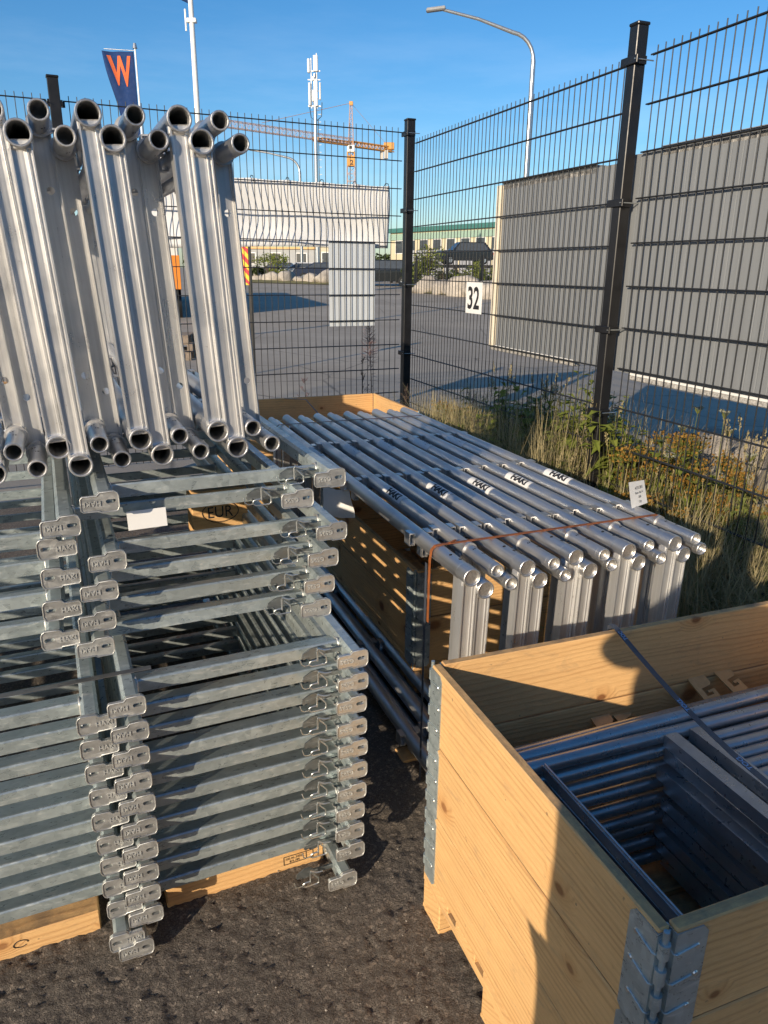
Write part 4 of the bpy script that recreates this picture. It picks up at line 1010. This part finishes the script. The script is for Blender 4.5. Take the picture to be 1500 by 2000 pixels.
ov = MB(); ov.path([(.095 + .062 * math.cos(k * .35), -.001, .10 + .036 * math.sin(k * .35)) for k in range(18)], .0016, 5, True); ov.obj('oval', M['ink'], eb)

# ---------------------------------------------------------------- galvanised frames
M['galv_hook'] = galvanised('hook_steel', (.30, .33, .33), (.18, .20, .21), .8, .4)
RL, RR_ = .068, .600                                                       # rail centres
def octo(w, h, c): return [(-w / 2 + c, -h / 2), (w / 2 - c, -h / 2), (w / 2, -h / 2 + c), (w / 2, h / 2 - c), (w / 2 - c, h / 2), (-w / 2 + c, h / 2), (-w / 2, h / 2 - c), (-w / 2, -h / 2 + c)]
def plate_outline(s):
    o = [(.026, -.021), (.022, -.0235), (-.010, -.0235), (-.012, -.0200), (-.046, -.0200), (-.050, -.016), (-.050, .010), (-.046, .0145), (-.016, .0145), (-.010, .0215), (.020, .0225), (.026, .019), (.029, .012), (.029, -.013)]
    o = [(x * s, z) for x, z in o]
    return o if s > 0 else list(reversed(o))
def galv_frame(mirror, front_bars=True, seed=0):
    """mirror False: HAKI plate at the left rail, number plate and wire latch at the right; True: HAKI plate at the right rail, wide frame running to the left"""
    t = thing('galvanised_frame', '', 'scaffold frame', (0, 0, 0), 0)
    xl, xr = (RL, RR_) if not mirror else (-1.15, 0.0)
    for x in (xl, xr):
        mb = MB(); mb.prism(octo(.036, .043, .007), .006, 1.9, lambda a, b, y: Vector((x + a, y, b))); mb.obj('side_rail', M['galv'], t)
    bars = [.075, 1.25, 1.80] if front_bars else [.24, 1.25, 1.80]
    for y in bars:
        mb = MB(); p = [(-.026, -.017), (-.020, -.019), (.047, -.020), (.047, -.005), (-.018, .0145), (-.0225, .0145), (-.026, .0115)]
        mb.prism(p, xl + .0185, xr - .0185, lambda a, b, x: Vector((x, y + .026 + a, b))); mb.obj('crossbar', M['galv'], t)
        for s_, xx in ((1, xl + .019), (-1, xr - .019)):
            w = MB(); w.path([(xx, y - .001, -.019), (xx + s_ * .001, y - .002, .008), (xx, y + .006, .018), (xx, y + .03, .010)], .0030, 6); w.obj('weld_bead', M['galv_plate'], t)
    # end plates at the near end
    main = xl if not mirror else xr
    s = 1 if not mirror else -1
    def plate(x, s, txt, flip, nm):
        mb = MB(); mb.plate([plate_outline(s), slot(x=0, y=0) if False else slot(s * .0125, .0, .0062, .0046)], lambda a, b, y: Vector((x + a, y, b)), -.0045, .0045)
        e = MB()
        po = mb.obj('end_plate', M['galv_plate'], t, fix=True)
        lip = MB(); ol = [(x + a, -.0052, b) for a, b in plate_outline(s)]; lip.path(ol, .0016, 5, True); lip.obj('rim', M['galv_plate'], po)
        text_part(txt, 'embossing', M['galv_text'], po, (lambda a, b, z: Vector((x - s * .026 + (a if not flip else -a), -.0056 - z, -.002 + (b if not flip else -b)))), .0115, extrude=-.0012, width=.034, bold=.01)
        return po
    plate(main, s, 'HAKI', not mirror, 'haki')
    other = xr if not mirror else xl
    # the number plate: slot towards the outer side, text towards the middle
    plate(other, 1 if not mirror else -1, 'G525', not mirror, 'num')
    # wire latch with its hook plate next to the number plate
    k = 1 if not mirror else -1; xo = other - k * .085
    hk = [(-.048, -.004), (-.042, -.012), (-.032, -.008), (-.024, -.015), (-.006, -.014), (.010, -.004), (.070, -.006), (.070, .010), (.012, .012), (.002, .024), (-.018, .023), (-.044, .008)]
    hk = [(a * k * (.8 if a < 0 else 1), b * .8) for a, b in hk]; hk = hk if k > 0 else list(reversed(hk))
    h = MB(); h.plate([hk], lambda a, b, y: Vector((xo + a, y, b)), .056, .060); h.obj('hook_plate', M['galv_hook'], t, fix=True)
    wpts = [(-.004, .028), (.000, .020), (.010, .010), (.017, .002), (.018, -.012), (.012, -.0155), (-.022, -.0155), (-.028, -.010), (-.026, -.003), (-.018, -.001), (-.008, -.001)]
    w = MB(); w.path([(xo + a * k, .030 + (.004 if i < 2 else 0), b) for i, (a, b) in enumerate(wpts)], .0022, 6)
    w.tube((xo - k * .006, .030, .026), (xo - k * .006, .030, -.004), .0024, n=8); w.path([(xo - k * .004, .034, .028), (xo + k * .012, .030, .022), (xo + k * .028, .026, .024)], [.0032, .0030, .0016], 6)
    w.path([(xo - k * .050, .034, .006), (xo - k * .047, .030, -.006), (xo - k * .040, .032, -.012), (xo - k * .022, .033, -.012)], .0015, 6)
    w.obj('wire_latch', M['wire'], t)
    return t
gr_ = random.Random(21)
protoR, protoL = galv_frame(False), galv_frame(True)
protoRs, protoLs = galv_frame(False, False), galv_frame(True, False)
usedp = set()
def put(pr, du, v, z, label, group, jit=1.0):
    o = pr if pr.name not in usedp else copy_tree(pr); usedp.add(pr.name)
    o.location = G(du, v, z); o.rotation_euler = (R(gr_.uniform(-.15, .15)) * jit, R(gr_.uniform(-.2, .2)) * jit, rg_ + R(gr_.uniform(-.25, .25)) * jit)
    o['label'] = label; o['group'] = group
SP = .0645; V0 = 1.523
gR, gL = 'galvanised frames in the right stack', 'galvanised frames in the left stack'
put(protoRs, -.035, 1.488, .054, 'bottom galvanised frame jutting forward under the right lower stack', gR)
put(protoLs, -.006, 1.494, .086, 'bottom galvanised frame jutting forward under the left lower stack', gL)
for i in range(10):
    put(protoR, .0015 * i - .006 + gr_.uniform(-.003, .003), V0 - .012 + gr_.uniform(-.003, .003), .122 + SP * i, f'{ORD[i]} galvanised frame from the bottom of the right lower stack', gR, .6)
for i in range(9):
    put(protoL, -.0015 + .0016 * i * -1 + gr_.uniform(-.003, .003), V0 + .004 + gr_.uniform(-.003, .003), .155 + SP * i, f'{ORD[i]} galvanised frame from the bottom of the left lower stack', gL, .6)
uv_ = [(.787, -.040, 'lowest'), (.853, -.030, 'second'), (.925, -.018, 'third'), (.993, .006, 'fourth'), (1.086, -.080, 'fifth'), (1.131, .004, 'topmost')]
for z, du, nm in uv_: put(protoR, du, 1.655 + gr_.uniform(-.004, .004), z, f'{nm} galvanised frame of the small upper bundle on the right stack', 'galvanised frames in the right upper bundle', .6)
for z, du, nm in ((.818, -.064, 'lowest'), (.890, -.052, 'second'), (.965, -.046, 'third'), (1.034, -.046, 'topmost')): put(protoL, du, 1.668 + gr_.uniform(-.004, .004), z, f'{nm} galvanised frame of the small upper bundle on the left stack', 'galvanised frames in the left upper bundle', .6)
# straps, labels
t = ribbon([G(-.9, 1.62, .745), G(-.50, 1.62, .730), G(-.05, 1.62, .7265), G(.052, 1.62, .7275), G(.13, 1.62, .7275)], .017, G(0, 1)).obj('steel_strap', M['strap_l']); tag(t, 'flat grey strap pulled across the top of the left lower galvanised stack', 'strap')
o = MB().box((0, 0, 0), (.088, .0006, .044), .0002).obj('paper_label', M['paper']); o.location = G(.118, 1.700, 1.042); o.rotation_euler = (R(-10), 0, rg_ + R(3)); tag(o, 'white paper label behind the top galvanised frames at the left', 'paper label', 'white paper labels')
# strap of the aluminium bundle
zt = .092 + .73 + RT + .0016; pts = []
for i in range(20):
    z = zt if i % 2 == 0 else zt - .022
    pts.append(Q(.905 + .0448 * i + .0165, 1.835 + .0002 * i, z))
dense = [Q(.888, 1.835, .60), Q(.8885, 1.835, .80), Q(.893, 1.835, zt - .014), Q(.905, 1.835, zt - .002)]
t = thing('rusty_strap', 'rust brown steel strap across the near end of the aluminium bundle', 'strap', (0, 0, 0), 0, 'straps round the aluminium bundle')
ribbon(dense + pts[::2], .013, Q(0, 1)).obj('band', M['rust'], t)
ribbon([Q(.884, 1.848, .01), Q(.884, 1.848, .79)], .013, Q(0, 1)).obj('band', M['strap'], t)
MB().box((-.004, -.004, 0), (.03, .004, .002)).obj('seal', M['rust'], t).matrix_local = Matrix.Translation(Q(.955, 1.835, zt + .001)) @ Matrix.Rotation(rm_ + R(30), 4, 'Z')
t = thing('dark_strap', 'dark thin strap across the far end of the aluminium bundle', 'strap', (0, 0, 0), 0, 'straps round the aluminium bundle')
ribbon([Q(.884, 3.70, .3), Q(.888, 3.70, zt - .01)] + [Q(.905 + .0896 * k, 3.70, zt + .001) for k in range(10)], .014, Q(0, 1)).obj('band', plain('dark_strap_m', (.06, .025, .03), .5), t)
t = thing('paper_label', 'white printed label sticking up at the right edge of the aluminium bundle', 'paper label', Q(1.70, 1.93, zt - .004), rm_ + R(20), 'white paper labels')
mb = MB(); n = 6; vs = []
for j in range(n + 1):
    f = j / n; vs += [(0 + .012 * f, .0 + .03 * f, .085 * f ** 1.1), (.105 + .012 * f, .0 + .03 * f, .075 * f ** 1.1)]
mb.add(vs, [(2 * j, 2 * j + 1, 2 * j + 3, 2 * j + 2) for j in range(n)], True); lb = mb.obj('sheet', M['paper'], t)
for txt, yy, hh in (('4731201', .062, .010), ('Ram Alu U', .046, .008), ('200', .031, .008), ('Qty', .014, .010)):
    text_part(txt, 'print', M['ink'], lb, lambda x, y, z, yy=yy: Vector((.058 + x + .012 * (yy + y) / .085, .030 * (yy + y) / .085 - .0012, (yy + y) * .95)), hh)
t = thing('paper_label', 'crumpled white label dangling in shade at the left side of the aluminium bundle', 'paper label', Q(.870, 2.66, .715), rm_ - R(40), 'white paper labels'); t.scale = (.62, .62, .62)
mb = MB(); n = 8; vs = []
for j in range(n + 1):
    f = j / n
    for i in range(5): vs.append((-.09 + .045 * i * (1 + .2 * f), .02 * math.sin(f * 5 + i) * f, .13 - .19 * f + .008 * math.sin(i * 2)))
mb.add(vs, [(5 * j + i, 5 * j + i + 1, 5 * j + i + 6, 5 * j + i + 5) for j in range(n) for i in range(4)], True); mb.obj('sheet', M['paper'], t)

# ---------------------------------------------------------------- weeds along the fence
def onR(s, n): return CP + DR * s + NR * n
def gz(n):   # height of the soil strip at distance n from the fence
    pr = [(-.62, .0), (-.5, .03), (-.3, .08), (0, .12), (.35, .14), (.8, .12), (1.3, .05), (1.55, .0)]
    return float(np.interp(n, [a for a, b in pr], [b for a, b in pr]))
def blade(mb, p, d, L, w, bend, r, seg=3):
    side = Vector((-d.y, d.x, 0)); 
    if side.length < 1e-3: side = Vector((1, 0, 0))
    side = side.normalized() * w; vs = []
    for i in range(seg + 1):
        f = i / seg; c = p + Vector((0, 0, L * f * (1 - .35 * bend * f))) + Vector((d.x, d.y, 0)) * (L * bend * f * f)
        k = 1 - f * .92; vs += [c - side * k, c + side * k]
    mb.add(vs, [(2 * i, 2 * i + 1, 2 * i + 3, 2 * i + 2) for i in range(seg)])
rw = random.Random(31)
for nm, mat, cnt, Lr, lab, seed in (('dry_grass', 'straw', 34000, (.2, .72), 'dry straw-coloured grass thick along both sides of the right fence', 1), ('green_grass', 'olive', 32000, (.15, .56), 'olive green grass and low weeds growing through the right fence', 2), ('low_weeds', 'darkleaf', 9000, (.05, .30), 'dark low weeds in the shade below the right fence', 3)):
    mb = MB(); r = random.Random(seed)
    for _ in range(cnt):
        s = r.uniform(-.3, 4.3); n = r.choice((r.uniform(-.52, -.05), r.uniform(-.4, .9 if s < 1.5 else .55), r.uniform(-.5, .5)))
        cl = math.sin(s * 5.1 + seed * 2) * .5 + math.sin(s * 11 + n * 7 + seed) * .5
        if r.random() > .5 + .5 * cl: continue
        p = onR(s, n); a = r.uniform(0, 6.283); L = r.uniform(*Lr) * (.6 + .4 * min(1, max(0, s))) * (1.3 if 1.1 < s < 2.75 else 1.0)
        blade(mb, Vector((p.x, p.y, gz(n) - .01)), Vector((math.cos(a), math.sin(a), 0)), L, r.uniform(.0022, .0058) * (1.5 if mat == 'darkleaf' else 1), r.choice((r.uniform(.05, .5), r.uniform(.5, 1.5))), r, 4)
    tag(mb.obj(nm, M[mat]), lab, 'grass', kind='stuff')
def plant(name, label, s, n, build, group=None, cat='plant', sc=1.0, on=None):
    p = onR(s, n) if on is None else on; z = gz(n) if on is None else 0
    t = thing(name, label, cat, (p.x, p.y, z - .01), rw.uniform(0, 6.28), group); t.scale = (sc,) * 3; build(t, rw); return t
def leafq(mb, p, d, L, w, droop=.3):
    d = Vector(d).normalized(); s = d.cross(Vector((0, 0, 1))); s = (s.normalized() if s.length > .01 else Vector((1, 0, 0))) * w
    m1 = p + d * L * .45 + Vector((0, 0, .02 * L)); e = p + d * L + Vector((0, 0, -droop * L))
    mb.add([p, m1 - s, e, m1 + s, m1 - Vector((0, 0, w * .35))], [(0, 4, 1), (0, 3, 4), (1, 4, 2), (4, 3, 2)])
def tansy(H, mat='tansy', n=9, wide=.16, leafmat='olive'):
    def b(t, r):
        st, lf, fl = MB(), MB(), MB()
        for i in range(n):
            a = r.uniform(0, 6.28); R0 = r.uniform(.02, wide); h = H * r.uniform(.65, 1.05); top = Vector((math.cos(a) * R0, math.sin(a) * R0, h))
            base = top * .15; base.z = 0; mid = (base + top) / 2 + Vector((r.uniform(-.02, .02), r.uniform(-.02, .02), 0)); st.path([base, mid, top], [.003, .0025, .0018], 5)
            for k in range(16):
                f = r.uniform(.12, .9); p = base.lerp(top, f); aa = r.uniform(0, 6.28); leafq(lf, p, (math.cos(aa), math.sin(aa), r.uniform(.0, .6)), r.uniform(.04, .095), r.uniform(.005, .011), r.uniform(0, .5))
            for k in range(48):
                aa = r.uniform(0, 6.28); rr = .062 * r.random() ** .5; q = top + Vector((math.cos(aa) * rr, math.sin(aa) * rr, r.uniform(-.045, .018))); st.path([top - Vector((0, 0, .06)), q], [.0012, .0008], 4)
                s = r.uniform(.005, .0095)
                for _ in range(3): fl.add([q + Vector((r.uniform(-1, 1), r.uniform(-1, 1), r.uniform(-1, 1))) * s for _k in range(4)], [(0, 1, 2), (0, 2, 3), (1, 3, 2), (0, 3, 1)])
        st.obj('stem', M['olive'], t); lf.obj('leaves', M[leafmat], t); fl.obj('flower_heads', M[mat], t)
    return b
def leafy(H, n=6, L=.09, w=.022, mat='leaf'):
    def b(t, r):
        st, lf = MB(), MB()
        for i in range(n):
            a = r.uniform(0, 6.28); R0 = r.uniform(.0, .14); h = H * r.uniform(.6, 1.0); top = Vector((math.cos(a) * R0, math.sin(a) * R0, h)); base = top * .1; base.z = 0
            st.path([base, top], [.0035, .0015], 5)
            for k in range(20):
                f = r.uniform(.1, 1); aa = k * 2.4 + r.uniform(-.4, .4); leafq(lf, base.lerp(top, f), (math.cos(aa), math.sin(aa), r.uniform(-.1, .5)), L * (1.15 - .6 * f) * r.uniform(.7, 1.2), w * (1.1 - .5 * f), r.uniform(.1, .7))
        st.obj('stem', M['olive'], t); lf.obj('leaves', M[mat], t)
    return b
def umbel(H, n=1, mat='umbel'):
    def b(t, r):
        st, fl = MB(), MB()
        for i in range(n):
            top = Vector((r.uniform(-.05, .05), r.uniform(-.05, .05), H * r.uniform(.85, 1))); st.path([(0, 0, 0), top * .5 + Vector((.01, 0, 0)), top], [.0028, .002, .0015], 5)
            for k in range(30):
                a = r.uniform(0, 6.28); rr = .028 * r.random() ** .5; q = top + Vector((math.cos(a) * rr, math.sin(a) * rr, .030 + rr * .35)); st.path([top, q], [.0008, .0006], 4)
                for _ in range(3): 
                    c = q + Vector((r.uniform(-1, 1), r.uniform(-1, 1), r.uniform(-.4, .4))) * .004; s = .0042; fl.add([c + Vector((r.uniform(-1, 1), r.uniform(-1, 1), r.uniform(-1, 1))) * s for _k in range(4)], [(0, 1, 2), (0, 2, 3), (1, 3, 2), (0, 3, 1)])
            for k in range(6):
                f = r.uniform(.1, .6); aa = r.uniform(0, 6.28); leafq(fl, top * f, (math.cos(aa), math.sin(aa), .4), .05, .004)
        st.obj('stem', M['olive'], t); fl.obj('flower_heads', M[mat], t)
    return b
def spike(H, n=4, head='straw', hl=.09):
    def b(t, r):
        st, fl = MB(), MB()
        for i in range(n):
            a = r.uniform(0, 6.28); lean = r.uniform(.02, .16); h = H * r.uniform(.75, 1.05); pts = [Vector((math.cos(a) * lean * f * f, math.sin(a) * lean * f * f, h * f)) for f in (0, .35, .7, 1)]; st.path(pts, [.0018, .0015, .0012, .0008], 4)
            for k in range(34):
                f = r.uniform(0, 1); c = pts[3].lerp(pts[2], f * hl / (.3 * h)) ; ww = .008 * math.sin(math.pi * min(1, f * .9 + .1)) + .002; q = c + Vector((r.uniform(-1, 1) * ww, r.uniform(-1, 1) * ww, r.uniform(-.004, .01))); fl.add([c, q + Vector((.002, 0, 0)), q + Vector((0, 0, .009)), q - Vector((.002, 0, 0))], [(0, 1, 2), (0, 2, 3)])
        st.obj('stem', M['straw'], t); fl.obj('seed_head', M[head], t)
    return b
def willowherb(H):
    def b(t, r):
        st, lf, fl = MB(), MB(), MB(); top = Vector((.02, .03, H)); st.path([(0, 0, 0), (.0, .0, H * .5), top], [.005, .004, .0015], 6)
        for k in range(46):
            f = r.uniform(.12, .62); aa = k * 2.4; leafq(lf, Vector((0, 0, H * f)), (math.cos(aa), math.sin(aa), .4), .10 * (1.2 - f), .006, .4)
        for k in range(150):
            f = r.uniform(.62, .97); aa = r.uniform(0, 6.28); w = .085 * (1.02 - f) / .4 + .01; p = Vector((.02 * f, .03 * f, H * f)); lf2 = fl; q = p + Vector((math.cos(aa) * w, math.sin(aa) * w, r.uniform(.0, .07))); fl.path([p, q], [.0016, .0012], 4)
        st.obj('stem', M['twig'], t); lf.obj('leaves', M['twig'], t); fl.obj('seed_pods', M['mauve'], t)
        pk = MB()
        for k in range(60):
            c = top + Vector((r.uniform(-.035, .035), r.uniform(-.035, .035), r.uniform(-.06, .03))); s = .011; pk.add([c + Vector((r.uniform(-1, 1), r.uniform(-1, 1), r.uniform(-1, 1))) * s for _k in range(4)], [(0, 1, 2), (0, 2, 3), (1, 3, 2), (0, 3, 1)])
        pk.obj('blossom', M['pink'], t)
    return b
def deadweed(H, mauve=False):
    def b(t, r):
        st, fl = MB(), MB(); st.path([(0, 0, 0), (.01, 0, H * .5), (0, .02, H)], [.004, .003, .001], 5)
        for k in range(22):
            f = r.uniform(.25, .95); a = r.uniform(0, 6.28); L = .22 * (1.1 - f); p = Vector((.01, .01, H * f)); q = p + Vector((math.cos(a) * L * .7, math.sin(a) * L * .7, L * .8)); st.path([p, p.lerp(q, .5) + Vector((0, 0, -.01)), q], [.0018, .0014, .0008], 4)
            for _ in range(10):
                c = p.lerp(q, r.uniform(.3, 1)); s = .008; fl.add([c + Vector((r.uniform(-1, 1), r.uniform(-1, 1), r.uniform(-1, 1))) * s for _k in range(3)], [(0, 1, 2)])
        st.obj('stem', M['twig'], t); fl.obj('dry_leaves', M['mauve' if mauve else 'twig'], t)
    return b
gp = {'t': 'rusty brown tansy clumps along the fence', 'l': 'green leafy weeds along the fence', 'u': 'wild carrots along the fence', 's': 'tall seeding grasses along the fence', 'd': 'dead brown weeds by the corner post'}
for (s, n, H, lb) in ((2.75, .15, .66, 'large rust-brown flowering clump just right of the tall fence post'), (2.62, -.22, .42, 'low rust-brown clump at the foot of the tall fence post'), (3.15, -.05, .52, 'yellow-brown clump behind the right end of the aluminium bundle'),
                    (3.05, .30, .70, 'olive and brown clump in front of the rocks at the right edge'), (1.1, -.15, .42, 'yellow-brown clump halfway between corner post and tall post'), (.55, -.1, .40, 'small yellow clump nearest the corner post'), (1.75, -.25, .40, 'brown clump left of the tall fence post in shade'), (2.2, -.25, .36, 'small orange clump beside the tall post on its left'), (3.3, .25, .62, 'brown-topped bush at the extreme right by the rocks')):
    plant('tansy_clump', lb, s, n, tansy(H, n=15 if H > .5 else 11, wide=.22 if H > .5 else .16), gp['t'])
for (s, n, H, lb) in ((2.28, .18, 1.0, 'tall bright green leafy weed outside the fence left of the tall post'), (2.45, .22, .88, 'bright green weed directly left of the tall fence post'), (2.05, .15, .82, 'green weed between the shaded clumps outside the fence'), (.45, .12, .36, 'green weed with narrow leaves at the corner post'),
                    (2.3, -.1, .34, 'green weed low at the left foot of the tall post'), (.15, -.3, .34, 'low green weed by the farthest wooden box')):
    plant('leafy_weed', lb, s, n, leafy(H, 10, .11, .028), gp['l'])
for (s, n, H, lb) in ((2.85, .4, .80, 'wild carrot with a pale head right of the tall post'), (3.0, -.25, .46, 'wild carrot low in front of the fence at the right end of the bundle'), (3.2, .3, .86, 'tall wild carrot in front of the dark sheet shadow'), (3.12, .1, .70, 'wild carrot leaning over the pale rocks'), (3.45, .2, .72, 'wild carrot at the right photo edge'), (2.78, -.3, .44, 'short wild carrot beside the white label')):
    plant('wild_carrot', lb, s, n, umbel(H, 2 if H > .75 else 1), gp['u'])
for (s, n, H, lb) in ((2.6, -.25, .62, 'tall pale grass stalk in front of the tall post'), (2.72, .1, .74, 'tuft of seeding grass just right of the tall post'), (2.95, .1, .68, 'seeding grass between the brown clumps'), (1.7, -.2, .62, 'leaning grass stalks left of the tall post'), (1.35, -.1, .58, 'thin grass stalks midway along the fence'), (2.05, .1, .7, 'seeding grass among the green weeds'), (3.25, -.2, .5, 'shaded grass stalks below the rocks'), (3.6, -.3, .5, 'shaded grass at the lower right of the fence')):
    plant('seeding_grass', lb, s, n, spike(H, 7), gp['s'], 'grass')
words = ['nearest the corner post', 'just right of the corner post', 'a step right of the corner post', 'left of the middle of the first panel', 'near the middle of the first panel', 'at the middle of the first panel', 'right of the middle of the first panel', 'two steps left of the tall post', 'left of the tall post', 'close left of the tall post', 'right behind the tall post', 'close right of the tall post', 'right of the tall post', 'two steps right of the tall post', 'near the right photo edge', 'at the right photo edge']
for k in range(16):
    s_ = .5 + k * .2; n_ = .15 + .35 * ((k * 7) % 5) / 5; kind = k % 4; H_ = .46 + .24 * ((k * 3) % 4) / 3; gq = 'weeds massed outside the right fence'
    if kind == 0: plant('tansy_clump', 'brown flowering clump outside the right fence, ' + words[k], s_, n_, tansy(H_, n=12, wide=.2), gq)
    elif kind == 1: plant('leafy_weed', 'green leafy weed outside the right fence, ' + words[k], s_, n_, leafy(H_, 10, .12, .032), gq)
    elif kind == 2: plant('seeding_grass', 'seeding grass tuft outside the right fence, ' + words[k], s_, n_, spike(H_ + .2, 16), gq, 'grass')
    else: plant('leafy_weed', 'yellowish narrow-leaved weed outside the right fence, ' + words[k], s_, n_, leafy(H_ + .1, 12, .08, .013, 'olive'), gq)
for k in range(12):
    w2 = ['lowest', 'second lowest', 'third', 'fourth', 'fifth', 'sixth', 'seventh', 'eighth', 'ninth', 'tenth', 'eleventh', 'rearmost']
    plant('leafy_weed', f'broad-leaved green weed by the tall fence post, {ORD[k]} along the fence from the corner', 1.35 + k * .135, (-.22, .05, .28)[k % 3], leafy((.58, .84, .74)[k % 3], 15, .13, .038), 'broad-leaved green weeds by the tall fence post')
plant('willowherb', 'tall willowherb with pink tip left of the corner post', 0, 0, willowherb(1.35), None, on=CP + DL * .16 + NL * .35)
plant('dead_weed', 'dark dead weed beside the corner post below the pink flower', 0, 0, deadweed(.95), gp['d'], on=CP + DL * .28 + NL * .25)
plant('dead_weed', 'second dark dead weed between pale panel and corner post', 0, 0, deadweed(.75), gp['d'], on=CP + DL * .12 - NL * .25)
plant('dead_weed', 'thin mauve dead weed under the pale panel', 0, 0, deadweed(.8, True), gp['d'], on=CP + DL * .78 + NL * .3)
plant('dead_weed', 'small mauve weed right of the corner post', .75, .25, deadweed(.62, True), gp['d'])
plant('dead_weed', 'mauve seed heads outside the fence halfway to the tall post', 1.35, .3, deadweed(.60, True), gp['d'])
plant('dead_weed', 'pale dead umbel weed seen against the shaded road', 1.45, -.12, deadweed(.62), gp['d'])
# pale boulders outside the fence at the right
for i, (s, n, sx, sz, lb) in enumerate(((2.75, 1.15, .42, .46, 'pale boulder outside the fence right of the tall post'), (3.15, 1.0, .46, .50, 'largest pale boulder at the right photo edge'), (2.25, 1.3, .40, .42, 'pale boulder behind the tall fence post'), (2.6, 1.75, .45, .40, 'grey boulder in the sheet shadow behind the pale ones'),
                                        (3.65, .95, .45, .45, 'pale boulder beyond the right photo edge'), (1.75, 1.5, .34, .30, 'pale boulder left of the tall post, farthest from the fence'), (3.15, 1.7, .5, .45, 'shaded grey boulder near the right edge'), (2.1, 1.9, .36, .30, 'small shaded boulder behind the pale row'))):
    p = onR(s, n); o = link('boulder', BM[(i + 2) % 6]); o.location = (p.x, p.y, gz(n) + sz * .35); o.scale = (sx, sx * .8, sz * 1.65); o.rotation_euler.z = i * 1.9 + .4; tag(o, lb, 'boulder', 'pale boulders outside the right fence')

# ---------------------------------------------------------------- the photographer, standing behind the viewpoint
def skin(name, pts, edges, mat, parent, sub=2, root=0):
    me = bpy.data.meshes.new(name); me.from_pydata([p[:3] for p in pts], edges, []); me.materials.append(mat)
    o = link(name, me, parent); md = o.modifiers.new('skin', 'SKIN'); md.use_smooth_shade = True
    sv = me.skin_vertices[0].data
    for i, p in enumerate(pts):
        rr = p[3]; sv[i].radius = rr if isinstance(rr, tuple) else (rr, rr)
    sv[root].use_root = True
    s = o.modifiers.new('sub', 'SUBSURF'); s.levels = sub; s.render_levels = sub
    return o
P_ = thing('person', 'person in a dark jacket standing behind the viewpoint with raised arms holding a phone', 'person', (-.22, -.32, 0), 0)
skinm = plain('skin', (.55, .34, .25), .5, 0, .08); jac = plain('dark_jacket', (.03, .035, .05), .8, 0, .2, 20, .3); tro = plain('grey_trousers', (.06, .06, .07), .85, 0, .2, 20, .3)
body = [(0, 0, .98, (.14, .10)), (0, 0, 1.15, (.14, .10)), (0, .01, 1.34, (.19, .13)), (0, 0, 1.46, (.13, .09)), (0, .01, 1.53, .058), (0, .02, 1.60, .062), (0, .03, 1.69, (.078, .092)), (0, .02, 1.77, (.068, .08)),
        (-.19, 0, 1.42, .062), (-.12, .22, 1.31, .045), (-.01, .26, 1.42, .034), (.11, .28, 1.54, .028), (.19, 0, 1.42, .062), (.36, .12, 1.26, .050), (.36, .24, 1.42, .036), (.31, .28, 1.54, .028),
        (-.10, 0, .88, .095), (-.12, .02, .50, .065), (-.12, -.01, .12, .045), (-.13, .14, .04, .04), (.10, 0, .88, .095), (.12, .02, .50, .065), (.12, -.01, .12, .045), (.13, .14, .04, .04)]
ed = [(0, 1), (1, 2), (2, 3), (3, 4), (4, 5), (5, 6), (6, 7), (3, 8), (8, 9), (9, 10), (10, 11), (3, 12), (12, 13), (13, 14), (14, 15), (0, 16), (16, 17), (17, 18), (18, 19), (0, 20), (20, 21), (21, 22), (22, 23)]
skin('body', body, ed, skinm, P_)
skin('jacket', [(0, 0, .84, (.205, .155)), (0, 0, .98, (.21, .158)), (0, 0, 1.12, (.195, .145)), (0, .01, 1.34, (.215, .15)), (0, 0, 1.45, (.14, .10)), (-.20, 0, 1.41, .078), (-.13, .22, 1.315, .050), (-.03, .25, 1.39, .044), (.20, 0, 1.41, .078), (.36, .12, 1.255, .066), (.36, .23, 1.39, .048)], [(0, 1), (1, 2), (2, 3), (3, 4), (4, 5), (5, 6), (6, 7), (4, 8), (8, 9), (9, 10)], jac, P_)
skin('trousers', [(0, 0, .97, (.175, .13)), (-.10, 0, .86, .108), (-.12, .02, .50, .08), (-.12, -.01, .12, .066), (.10, 0, .86, .108), (.12, .02, .50, .08), (.12, -.01, .12, .066)], [(0, 1), (1, 2), (2, 3), (0, 4), (4, 5), (5, 6)], tro, P_)
for s in (-1, 1):
    skin('shoe', [(s * .125, -.05, .045, (.045, .04)), (s * .13, .08, .045, (.048, .042)), (s * .135, .19, .035, (.042, .032))], [(0, 1), (1, 2)], M['black'], P_)
    for k in range(4): skin('finger', [(.21 + s * .098, .290, 1.555 + k * .019, .0095), (.21 + s * .085, .304, 1.560 + k * .019, .0085), (.21 + s * .072, .306, 1.562 + k * .019, .0075)], [(0, 1), (1, 2)], skinm, P_, 1)
    skin('thumb', [(.21 + s * .095, .275, 1.56, .011), (.21 + s * .07, .27, 1.585, .010), (.21 + s * .05, .272, 1.60, .009)], [(0, 1), (1, 2)], skinm, P_, 1)
    MB().tube((s * .032, .112, 1.70), (s * .032, .119, 1.70), .011, .007, 10).obj('eye', M['white'], P_)
skin('nose', [(0, .115, 1.70, .010), (0, .135, 1.672, .013)], [(0, 1)], skinm, P_, 1)
skin('hair', [(0, -.03, 1.66, (.075, .075)), (0, -.02, 1.75, (.085, .085)), (0, .01, 1.81, (.07, .075))], [(0, 1), (1, 2)], plain('brown_hair', (.05, .03, .02), .8), P_)
ph = MB().box((-.078, .286, 1.560), (.078, .294, 1.600), .004).obj('phone', M['black']); ph.location = (-.01, -.325, 0); tag(ph, 'black phone held up sideways by the person', 'phone')
